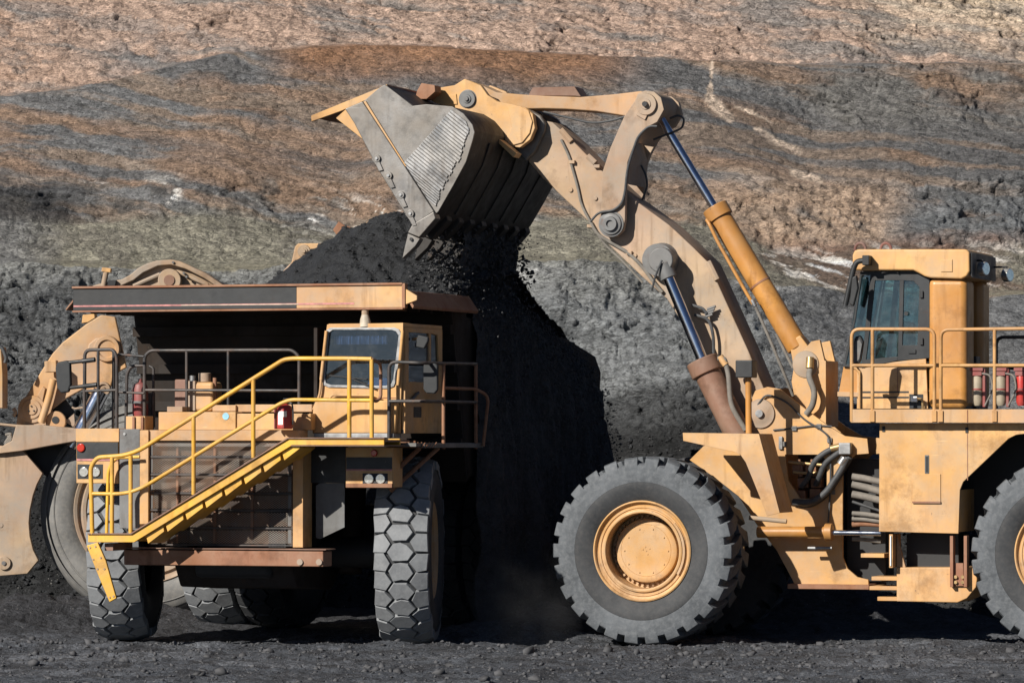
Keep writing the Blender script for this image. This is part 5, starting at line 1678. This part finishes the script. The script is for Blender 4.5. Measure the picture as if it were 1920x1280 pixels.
MB().box(c0[0] + .08, c1[0], wc0 - .006, wc0, c0[1] - .006, c0[1] + .006).build("panel_seam", M['rust'], tcab)
lowf = MB().prism(TP([(586, 770), (592, 752), (745, 750), (740, 812), (586, 812)], wc0 - .10), wc0 - .10, wc0 - .005).build("cab_skirt", M['yellow'], tcab, .02)
tbox(588, 812, 738, 820, wc0 - .12, wc0 + .2).build("cab_sill", M['alu'], tcab, .006)
for py in (765, 777, 793):
    MB().disc(T.p(731, py, wc0 - .1), .014, wc0 - .112, wc0 - .1, 8).build("bolt", M['rust'], lowf)
# --- side platform and its rails
WP = -1.3
xs1 = T.p(726, 820, WP)[0]
XO = 2.86
sp = MB().box(xs1, XO + .03, WP, 1.25, zd - .1, zd - .04).build("side_platform", M['greyplate'], truck, .006)
MB().box(xs1 + .02, XO - .1, WP - .03, WP, zd - .1, zd - .0).build("platform_edge", M['rust'], sp, .004)
for k in range(9):
    x_ = xs1 + .25 + .055 * k
    MB().tube([(x_, WP - .035, zd - .1), (x_ + .06, WP - .035, zd - .02)], .007, 5).build("grating_bar", M['rust'], sp)
def srail(pts, mat='blackrail', r=.026, parent=None, name="handrail", k=.12):
    return MB().tube(rnd(pts, k), r, 10).build(name, M[mat], parent or truck)
zr1 = T.p(726, 678, WP)[1]; zr2 = T.p(726, 752, WP)[1]
sx = xs1 + .02
s1 = srail([(sx, WP + .02, zd - .1), (sx, WP + .02, zr1), (XO, WP + .03, zr1 - .02), (XO, 1.0, zr1)])
srail([(sx, WP + .02, zr2), (XO, WP + .03, zr2), (XO, 1.0, zr2)], parent=s1, name="mid_rail", k=.05)
for w_, mt in ((-.42, 'rust'), (1.0, 'rust')):
    srail([(XO, w_, zd - .12), (XO, w_, zr1)], mt, .026, s1, "post")
zr3 = T.p(726, 742, WP)[1] + .12
srail([(XO, -.42, zr3), (XO, 1.0, zr3), (XO + .13, 1.2, zr3 - .1), (XO + .06, 1.15, zd - .08)], 'rust', .024, s1, "gate_loop", .2)
for a_, b_ in (((xs1 - .02, -1.32, 2.35), (xs1 + .45, -1.2, zd - .1)), ((xs1 - .02, -1.1, 2.2), (XO - .05, -.5, zd - .1))):
    MB().tube([a_, b_], .034, 8).build("platform_brace", M['rust'], sp)
# mirrors on the driver's side
mc = T.P(788, 640, -.9)
m1 = MB().prism(TP([(776, 650), (783, 627), (803, 632), (802, 640), (795, 654)], -.95), -.95, -.88).build("mirror", M['seat'], truck, .02)
MB().tube([(sdx + .05, -.75, T.p(770, 635, -.9)[1]), T.P(790, 635, -.93)], .02, 8).build("mirror_arm", M['yellow'], m1)
m2 = MB().prism(TP([(793, 684), (797, 681), (816, 681), (820, 685), (820, 731), (814, 738), (799, 737), (793, 730)], -1.0), -1.0, -.93).build("mirror", M['seat'], truck, .02)
MB().tube([(XO, -.97, zr1), T.P(806, 680, -.97)], .02, 8).build("mirror_arm", M['blackrail'], m2)
# --- rails on the other side of the hood
zf = T.p(270, 806, -1.4)[1]
b1 = trail([(271, 805), (271, 668), (282, 657), (548, 656), (561, 668), (561, 808)], -1.1, 'blackrail', .026, .14)
trail([(272, 731), (560, 732)], -1.1, 'blackrail', .022, .1, b1, "mid_rail")
for px in (350, 428):
    trail([(px, 657), (px, 800)], -1.1, 'blackrail', .022, .1, b1, "post")
b2 = trail([(236, 805), (238, 700), (246, 686), (270, 685)], -1.1, 'blackrail', .024, .12)
trail([(286, 805), (288, 690), (280, 686)], -.8, 'blackrail', .02, .1, b2, "loop_end")
b3 = trail([(158, 803), (159, 656), (212, 655), (219, 668), (219, 806)], -1.45, 'blackrail', .026, .1)
trail([(159, 733), (218, 731)], -1.45, 'blackrail', .022, .1, b3, "mid_rail")
trail([(184, 657), (184, 803)], -1.45, 'blackrail', .022, .1, b3, "post")
trail([(213, 660), (212, 806)], -1.2, 'blackrail', .022, .1, b3, "post")
trail([(221, 664), (270, 668)], -1.3, 'blackrail', .018, .1, b3, "cross_rail")
trail([(221, 735), (270, 737)], -1.3, 'blackrail', .018, .1, b3, "cross_rail")
mm = MB().prism(TP([(103, 690), (106, 679), (126, 675), (131, 682), (132, 720), (128, 735), (114, 737), (106, 728)], -1.5), -1.5, -1.42).build("mirror", M['seat'], truck, .025)
for a_, b_ in (((118, 681), (178, 674)), ((120, 728), (182, 721))):
    trail([a_, b_], -1.46, 'black', .028, .1, mm, "mirror_arm")
    trail([(a_[0] + 36, a_[1] - 4), b_], -1.46, 'black', .036, .1, mm, "mirror_clamp")
# large bottle behind the rails
c_ = T.P(263, 775, -.9)
bt = MB().lathe([(0, -.02), (.10, 0), (.115, .05), (.115, .40), (.09, .47), (.03, .50), (.03, .55), (0, .55)], 20)
bt.v = [(c_[0] + x, -.9 + z, c_[2] + y - .05) for x, y, z in bt.v]
bo = bt.build("fire_tank", M['dimred'], truck)
MB().box(c_[0] - .15, c_[0] + .16, -.78, -.72, c_[2] - .2, c_[2] + .3).build("tank_bracket", M['greyplate'], bo, .006)
MB().cyl((c_[0], -.9, c_[2] + .14), (c_[0], -.9, c_[2] + .18), .122, 20).build("tank_band", M['greyplate'], bo)

# hand fire extinguisher clipped at the top of the stairs
ex = T.P(534, 804, -1.75)
ew = T.world(*ex)
ext = thing("fire_extinguisher", "red fire extinguisher with white label at the top of the truck stairs", "fire extinguisher", (ew.x, ew.y, ew.z), -T.a)
def upright(prof, n=24):
    b = MB().lathe(prof, n)
    b.v = [(x, z, y) for x, y, z in b.v]
    return b
upright([(0, 0), (.10, 0), (.112, .015), (.112, .27), (.095, .32), (.045, .345), (.035, .36), (0, .36)]).build("cylinder", M['red'], ext)
upright([(.0, .36), (.03, .36), (.03, .40), (.0, .40)], 12).box(-.015, .06, -.012, .012, .39, .405).box(-.02, .075, -.012, .012, .42, .432).build("valve", M['darksteel'], ext)
lb = MB()
for k in range(5):
    a0, a1 = math.radians(-125 + 14 * k), math.radians(-125 + 14 * (k + 1))
    zlo = .06 if k < 3 else .17
    lb.add([(.1145 * math.cos(a0), .1145 * math.sin(a0), zlo), (.1145 * math.cos(a1), .1145 * math.sin(a1), zlo), (.1145 * math.cos(a1), .1145 * math.sin(a1), .25), (.1145 * math.cos(a0), .1145 * math.sin(a0), .25)], [(0, 1, 2, 3)])
lb.build("paper_label", M['white'], ext)
MB().tube(rnd([(.03, 0, .385), (.12, -.02, .36), (.135, -.02, .2), (.125, -.02, .06)], .05), .012, 8).build("nozzle_hose", M['hose'], ext)
MB().box(-.145, -.125, -.05, .05, .0, .30).build("clip", M['dimred'], ext, .004)
# ------------------------------------------------------------------ the bigger loader standing behind the truck
B = Frame((273 - 960) / FPX * 72.9, 72.9, 3.0)
back = thing("wheel_loader", "dusty tan wheel loader with lowered arms, half hidden behind the dump truck", "wheel loader", (B.o[0], B.o[1], 0), -B.a)
def BP(pts, v):
    return B.poly(pts, v)
def brail(pts, v, mat, r, k=.1, parent=None, name="rail"):
    return MB().tube(rnd([B.P(a, b, v) for a, b in pts], k), r, 12).build(name, M[mat], parent or back)
sc3 = 1.79 / 1.345
def scaled(b, s, sy):
    q = MB()
    q.v = [(x * s, y * sy, z * s) for x, y, z in b.v]
    q.f = list(b.f)
    return q
prof = [(1.14, .14), (1.18, .07), (1.27, .02), (1.40, .0), (1.52, .02), (1.62, .06), (1.70, .14), (1.745, .24), (1.76, .4), (1.76, 1.0), (1.745, 1.1), (1.70, 1.22), (1.5, 1.38), (1.40, 1.4), (1.18, 1.33), (1.14, 1.26)]
for v_, nm in ((0.0, 0), (3.4, 1)):
    wb = MB().lathe(prof, 96)
    for r_ in (1.50, 1.63):
        wb.lathe([(r_ - .018, .004), (r_, -.008 + (r_ - 1.35) ** 2 * .35), (r_ + .018, .012 + (r_ - 1.35) ** 2 * .5)], 96)
    wo = wb.build("wheel", M['rubber_dusty'], back, loc=(0, v_, B.p(273, 957, 0)[1]))
    MB().lathe([(1.14, .16), (1.18, .07), (1.165, .04), (1.12, .06), (1.10, .12), (1.05, .12), (1.03, .07), (.98, .08), (.96, .14), (.92, .16), (.90, .34), (.72, .38), (.0, .38)], 72).build("rim", M['boom'], wo)
    scaled(hubb, 1.5, 1.0).build("hub_cover", M['boom'], wo)
# lift arm foot beside the tyre
ft = [(-200, 835), (0, 835), (41, 842), (80, 887), (69, 908), (62, 928), (56, 956), (54, 980), (56, 1005), (62, 1030), (72, 1050), (51, 1075), (0, 1079), (-200, 1079)]
foot = MB().prism(BP(ft, -.25), -.25, -.12).build("bucket_side", M['boom'], back, .012)
MB().disc(B.p(8, 1055, -.25), .11, -.29, -.25, 24).build("pin_cover", M['boom'], foot, .01)
MB().disc(B.p(8, 1055, -.25), .035, -.31, -.29, 10).build("pin_bolt", M['greyplate'], foot)
MB().disc(B.p(1, 984, -.25), .04, -.26, -.25, 10).build("grease_point", M['boom'], foot)
MB().prism(BP([(41, 842), (141, 826), (140, 850), (95, 900), (80, 887)], .15), .15, .3).build("shade_plate", M['darksteel'], foot)  # recessed plate coloured dark for the shadow under the bracket
bk2 = MB().prism(BP([(-200, 848), (-60, 846), (0, 838), (22, 826), (30, 797), (70, 796), (142, 803), (240, 810), (240, 826), (141, 827), (95, 835), (41, 845), (0, 850)], -.35), -.35, .55).build("arm_bracket", M['boom'], back, .015)
# tilt lever
lv = [(190, 590), (216, 594), (237, 689), (220, 698), (160, 727), (122, 748), (97, 768), (93, 800), (30, 795), (33, 776), (47, 745), (77, 696), (98, 663), (117, 642), (162, 607)]
lever = MB().prism(BP(lv, .3), .3, .42).build("lift_arm", M['yellow_dusty'], back, .02)
lb_ = [(161, 664), (166, 644), (180, 633), (200, 632), (217, 642), (222, 660), (218, 690), (208, 725), (198, 744), (185, 748), (168, 738), (150, 727), (156, 700)]
lobe = MB().prism(BP(lb_, .22), .22, .3).build("cylinder_boss", M['yellow_dusty'], lever, .03, seg=3)
c_ = B.p(201, 654, .22)
MB().lathe([(0, -.03), (.13, -.03), (.15, -.06), (.20, -.06), (.22, .0)], 32, (c_[0], .22, c_[1])).build("boss_ring", M['yellow_dusty'], lobe)
c_ = B.p(194, 729, .22)
MB().lathe([(0, -.05), (.03, -.05), (.04, -.02), (.075, -.02), (.08, -.05), (.11, -.05), (.12, .0)], 28, (c_[0], .22, c_[1])).build("boss_pin", M['boom'], lobe)
c_ = B.p(60, 767, .3)
pin3 = MB().lathe([(0, -.07), (.085, -.07), (.09, -.05), (.15, -.05), (.17, -.03), (.22, -.03), (.23, .0)], 36, (c_[0], .3, c_[1])).build("lever_pin", M['yellow_dusty'], lever)
for k in range(3):
    a = math.radians(90 + 120 * k)
    MB().disc((c_[0] + .05 * math.cos(a), c_[1] + .05 * math.sin(a)), .014, .215, .235, 8).build("pin_bolt", M['darksteel'], pin3)
MB().disc(B.p(105, 790, .25), .17, .2, .3, 24).build("lug", M['yellow_dusty'], lever, .02)
MB().disc(B.p(105, 787, .25), .06, .19, .2, 14).build("lug_hole", M['seat'], lever)
MB().prism(BP([(70, 741), (80, 724), (85, 728), (80, 752)], .2), .2, .3).build("gusset", M['yellow_dusty'], lever, .01)
brail([(100, 711), (92, 745), (77, 792)], .15, 'yellow', .062, .1, lever, "guard_tube")
MB().prism(BP([(83, 677), (105, 675), (106, 697), (84, 698)], -.05), -.05, .2).build("junction_box", M['yellow_dusty'], lever, .012)
MB().prism(BP([(155, 590), (177, 588), (178, 596), (165, 604), (153, 606)], .5), .5, .8).build("stop_block", M['yellow'], lever, .01)
MB().prism(BP([(122, 748), (140, 772), (120, 801), (100, 801), (97, 768)], .5), .5, .56).build("inner_plate", M['darksteel'], lever)
MB().prism(BP([(121, 790), (139, 775), (141, 802)], .3), .3, .36).build("toe_plate", M['boom'], lever, .006)
MB().cyl(B.P(190, 733, .1), B.P(135, 838, .1), .135, 28).build("lift_rod", M['chrome'], back)
brail([(25, 765), (30, 772), (25, 780)], .2, 'boom', .03, .05, lever, "grease_line")
brail([(135, 763), (140, 766), (160, 763)], .1, 'boom', .016, .05, lever, "grease_line")
brail([(0, 795), (30, 798), (75, 800), (83, 797)], .1, 'boom', .022, .05, lever, "grease_pipe")
for k in range(4):
    brail([(10 + 4 * k, 815 + 4 * k), (22, 812 + 5 * k), (10, 830 + 4 * k)], .0, 'hosegrey', .025, .1, lever, "hose")
# arm hump above the truck's canopy
ar = [(160, 560), (175, 536), (205, 528), (230, 524), (245, 516), (262, 502), (278, 494), (295, 489), (322, 487), (338, 490), (350, 495), (387, 512), (420, 534), (440, 560)]
inn = [(430, 560), (405, 536), (384, 522), (350, 505), (322, 497), (298, 499), (270, 512), (252, 526), (230, 536), (190, 560)]
arch = MB().prism(BP(ar + [(440, 572), (160, 572)], 1.2), 1.2, 1.55).build("loader_frame", M['boom'], back, .02)
MB().prism(BP(ar + inn, 1.2), 1.08, 1.2).build("frame_flange", M['boom'], arch, .02)
c_ = B.p(320, 526, 1.2)
MB().disc(c_, .19, 1.02, 1.2, 32).build("frame_boss", M['boom'], arch, .015)
MB().disc(c_, .09, 1.0, 1.02, 24).build("boss_cap", M['brown'], arch, .006)
for a_, b_ in (((250, 536), (300, 514)), ((340, 512), (390, 534))):
    MB().tube([B.P(*a_, 1.15), B.P(*b_, 1.15)], .035, 8).build("frame_rib", M['boom'], arch)
for px, py in ((325, 492), (302, 512), (350, 519), (345, 512)):
    MB().disc(B.p(px, py, 1.1), .02, 1.05, 1.1, 8).build("bolt", M['greyplate'], arch)
stb = brail([(194, 536), (199, 510)], 1.0, 'boom', .045, .05, arch, "filler_pipe")
MB().prism(BP([(191, 501), (208, 503), (207, 511), (190, 509)], .95), .95, 1.1).build("filler_cap", M['yellow'], arch, .01)
MB().prism(BP([(203, 525), (218, 525), (216, 536), (200, 536)], 1.0), 1.0, 1.2).build("lamp", M['darksteel'], arch, .01)
# rear bracket rising past the coal heap
rb = [(543, 507), (550, 475), (553, 462), (559, 456), (605, 456), (632, 444), (700, 410), (720, 480), (600, 560), (535, 560)]
rbo = MB().prism(BP(rb, 1.4), 1.4, 1.6).build("tilt_lever", M['yellow_dusty'], back, .02)
c_ = B.p(570, 471, 1.4)
MB().lathe([(0, -.09), (.03, -.09), (.035, -.06), (.06, -.06), (.065, -.03), (.10, -.03), (.11, .0)], 28, (c_[0], 1.4, c_[1])).build("lever_pin", M['boom'], rbo)
MB().prism(BP([(624, 431), (635, 415), (645, 422), (658, 426), (640, 446), (632, 442)], 1.3), 1.3, 1.6).build("lever_stop", M['rust'], rbo, .01)
brail([(512, 532), (548, 495)], 1.3, 'boom', .03, .05, rbo, "pipe")
# body behind the truck, cab side sliver at the picture edge
x0, z0 = B.p(300, 1050, 1.6); x1, z1 = B.p(640, 640, 1.6)
MB().box(x0, x1, 1.65, 3.2, z0, z1).build("front_frame", M['boom'], back, .03)
MB().prism(BP([(-120, 640), (2, 650), (5, 700), (5, 765), (-120, 765)], -.2), -.2, .3).build("bucket_ear", M['yellow_dusty'], back, .012)
brail([(-20, 640), (4, 650), (12, 672), (9, 680)], -.2, 'hose', .03, .1, None, "hose")
# ------------------------------------------------------------------ coal in the truck, spilling and falling
def in_truck(u, w):
    return T.o[0] + u * T.c + w * T.s, T.o[1] - u * T.s + w * T.c
AU, AW, AZ = None, 3.4, None
tp = at_depth(742, 390, 68.4)
# heap apex in truck axes
dxp, dyp = tp.x - T.o[0], tp.y - T.o[1]
AU = dxp * T.c - dyp * T.s
AW = dxp * T.s + dyp * T.c
AZ = tp.z
hu = np.arange(-2.42, 2.40, .03)
hw = np.arange(-.3, 7.6, .045)
HU, HW = np.meshgrid(hu, hw)
dist = np.hypot((HU - AU), (HW - AW) * .8)
hz = AZ + .08 - np.sqrt(dist ** 2 + .18 ** 2) * .645
hz = hz + .16 * fbm(HU * .9, HW * .9, oct=4) * sstep(0, .8, dist) + .10 * (ridged(HU * 2.2, HW * 2.2, oct=4) - .5) + .05 * fbm(HU * 7, HW * 7, oct=3)
hz = np.maximum(hz, np.where(HW < 1.7, zb + .10, 2.6))
hz = np.maximum(hz, 2.6 + .12 * HW)
HX, HY = in_truck(HU, HW)
HX = np.array(HX); HY = np.array(HY)
# coal on the canopy deck only where the heap stands above it
keep = hz
heap = grid_obj("coal_load", HX, HY, hz, M['coal'])
heap["kind"] = "stuff"
heap["label"] = "black coal heaped high in the bed of the dump truck"
n = 5200
pu, pw = RNG.uniform(-2.3, 2.38, n), RNG.uniform(.6, 6.0, n)
iu = np.clip(((pu + 2.42) / .03).astype(int), 0, len(hu) - 1)
iw = np.clip(((pw + .3) / .045).astype(int), 0, len(hw) - 1)
pz = hz[iw, iu]
ok = (pz > 4.3) & ((pz > zb + .16) | (pw > 1.9))
pu, pw, pz = pu[ok], pw[ok], pz[ok]
px_, py_ = in_truck(pu, pw)
sz = .012 + .04 * RNG.power(.35, len(pu)) * RNG.uniform(.2, 1, len(pu))
lumps("coal_lumps", np.stack([px_, py_, pz + sz * .2], -1), sz, M['coal'], "loose coal lumps lying on the load in the dump truck", seed=5)

# sheet of coal sliding over the side of the body and dropping between truck and loader
NW, NT_ = 190, 260
wv = np.linspace(1.95, 6.5, NW)[None, :] + np.zeros((NT_, 1))
tv = np.linspace(0, 1.06, NT_)[:, None] + np.zeros((1, NW))
far = (wv - 1.95) / 4.55
u_ = 2.30 + (.35 + .65 * far) * (.78 * (1 - np.exp(-4.0 * tv)) + .30 * tv) + .10 * fbm(wv * 1.1, tv * 2.2, oct=4) * sstep(.1, .4, tv)
drop = .30 * tv + 4.5 * tv ** 2
z_ = 4.98 - .55 * sstep(.35, 1.0, far) - drop + .12 * fbm(wv * .8 + 5, tv * 1.5, oct=3)
st2 = fbm(wv * 5, tv * 2.2, oct=4)
u_ = u_ + .20 * st2 * sstep(.25, .55, tv) + .12 * (ridged(wv * 2.6, tv * 4.2, oct=4) - .5) * sstep(.1, .4, tv) + .06 * fbm(wv * 9, tv * 16, oct=3)
z_ = np.maximum(z_, -.05)
sx_, sy_ = in_truck(u_, wv + .1 * fbm(wv * 3, tv * 4, oct=3))
M['coal_lit'] = coal("falling_coal", (.050, .050, .052), .35, .7)  # paler than the load: sunlit grains put into the colour
fall = grid_obj("falling_coal", sx_, sy_, z_, M['coal_lit'])
fall["kind"] = "stuff"
fall["label"] = "curtain of coal pouring over the truck side to the ground"
# flying lumps around the curtain and under the bucket lip
n = 16000
tq = RNG.uniform(.05, 1.04, n); wq = RNG.uniform(1.95, 6.5, n)
ii = np.clip((tq / 1.06 * (NT_ - 1)).astype(int), 0, NT_ - 1); jj = np.clip(((wq - 1.95) / 4.55 * (NW - 1)).astype(int), 0, NW - 1)
uq = u_[ii, jj] + np.abs(RNG.normal(0, .06 + .10 * tq, n))
zq = z_[ii, jj] + RNG.normal(0, .06, n)
xq, yq = in_truck(uq, wq + RNG.normal(0, .1, n))
s1_ = .005 + .018 * RNG.power(.25, n)
# from the bucket lip down to the heap
n2 = 7000
vq = 4.2 * RNG.uniform(0.02, 1, n2) ** .6; fq = RNG.uniform(0, 1, n2) ** .8
lx, lz = L.p(800, 432, -.22)
ex_ = lx - .05 + RNG.normal(0, .20, n2) - .15 * fq + .12 * vq * 0
ez_ = lz + .10 - 1.25 * fq + RNG.normal(0, .05, n2)
xw_ = L.o[0] + ex_ * L.c + vq * L.s
yw_ = L.o[1] - ex_ * L.s + vq * L.c
s2_ = .008 + .028 * RNG.power(.3, n2)
pos = np.concatenate([np.stack([xq, yq, np.maximum(zq, .02)], -1), np.stack([xw_, yw_, ez_], -1)])
M['fines_lit'] = coal("coal_fines_lit", (.055, .055, .057), .4, .6)  # raised tone, lit grains and glints painted into the flying lumps
lumps("flying_coal", pos, np.concatenate([s1_, s2_]), M['fines_lit'], "coal lumps in mid air below the bucket and beside the truck", seed=9, flat=.9)
# coal still pouring out of the bucket mouth
NV, NF = 120, 60
vv = np.linspace(1.35, 4.2, NV)[None, :] + np.zeros((NF, 1))
ff = np.linspace(0, 1, NF)[:, None] + np.zeros((1, NV))
lx1, lz1 = L.p(762, 400, -.22)
xs_ = lx + .02 - .10 * ff + .16 * fbm(vv * 1.4, ff * 1.5, oct=4) * sstep(0, .3, ff) + .05 * fbm(vv * 8, ff * 6, oct=3)
zs_ = lz + .12 - 1.45 * ff + .05 * fbm(vv * 2, ff * 3, oct=3)
XP = L.o[0] + xs_ * L.c + vv * L.s
YP = L.o[1] - xs_ * L.s + vv * L.c
pour = grid_obj("pouring_coal", XP, YP, zs_, M['coal_lit'])
pour["kind"] = "stuff"
pour["label"] = "sheet of coal pouring from the lip of the raised bucket"
# stones on the ground, on the bank and below the wall
n = 9000
gx_, gy_ = RNG.uniform(-9, 9, n), 53 + 13 * RNG.uniform(0, 1, n) ** .8
gz_ = ground_z(gx_, gy_)
sg = .008 + .05 * RNG.power(.28, n) * RNG.uniform(.15, 1, n)
M['stone'] = plain("coal_stone", (.060, .060, .064), .8, 0, .6, 5)
clod = RNG.integers(0, n, 70)
sg[clod] = RNG.uniform(.035, .085, 70)
lumps("ground_rubble", np.stack([gx_, gy_, gz_ + sg * .15], -1), sg, M['stone'], "dark stones and coal crumbs strewn over the pit floor", seed=12)
jr = RNG.integers(8, 84, 5200); jc = RNG.integers(12, len(Uax) - 12, 5200)
sb = .012 + .06 * RNG.power(.3, 5200) * RNG.uniform(.2, 1, 5200)
lumps("bank_rubble", np.stack([Xt[jr, jc], Yt[jr, jc] - .02, Zt[jr, jc]], -1), sb, M['coal'], "coal lumps on the dark bank at the foot of the wall", seed=14)
# dust hanging where the coal lands
def dust(name, c, s, dens, label):
    me = bpy.data.meshes.new(name)
    b = bmesh.new()
    bmesh.ops.create_icosphere(b, subdivisions=3, radius=1.0)
    for v in b.verts:
        v.co = Vector((c[0] + v.co.x * s[0], c[1] + v.co.y * s[1], c[2] + v.co.z * s[2]))
    b.to_mesh(me); b.free()
    m = bpy.data.materials.new(name)
    m.use_nodes = True
    nt = m.node_tree
    nt.nodes.remove(nt.nodes["Principled BSDF"])
    pv_ = nd(nt, "ShaderNodeVolumePrincipled")
    pv_.inputs["Color"].default_value = (.40, .40, .41, 1)
    tc = nd(nt, "ShaderNodeTexCoord")
    nz = noise(nt, tc.outputs["Object"], 1.6, 4, .6)
    # fades out towards the edge of the cloud
    mp = nd(nt, "ShaderNodeMapping")
    mp.inputs["Location"].default_value = (-c[0] / s[0], -c[1] / s[1], -c[2] / s[2])
    mp.inputs["Scale"].default_value = (1 / s[0], 1 / s[1], 1 / s[2])
    nt.links.new(tc.outputs["Object"], mp.inputs["Vector"])
    ln_ = nd(nt, "ShaderNodeVectorMath", operation='LENGTH')
    nt.links.new(mp.outputs[0], ln_.inputs[0])
    d = math_n(nt, 'MULTIPLY', ramp(nt, ln_.outputs["Value"], .25, 1.0, dens, 0.0), ramp(nt, nz, .35, .7))
    nt.links.new(d, pv_.inputs["Density"])
    nt.links.new(pv_.outputs[0], nt.nodes["Material Output"].inputs["Volume"])
    me.materials.append(m)
    o = bpy.data.objects.new(name, me)
    COL.objects.link(o)
    o["kind"] = "stuff"
    o["label"] = label
    return o
dust("coal_dust", (.1, 65.2, .55), (1.0, 1.3, 1.1), .30, "thin grey coal dust drifting over the ground beside the loader wheel")
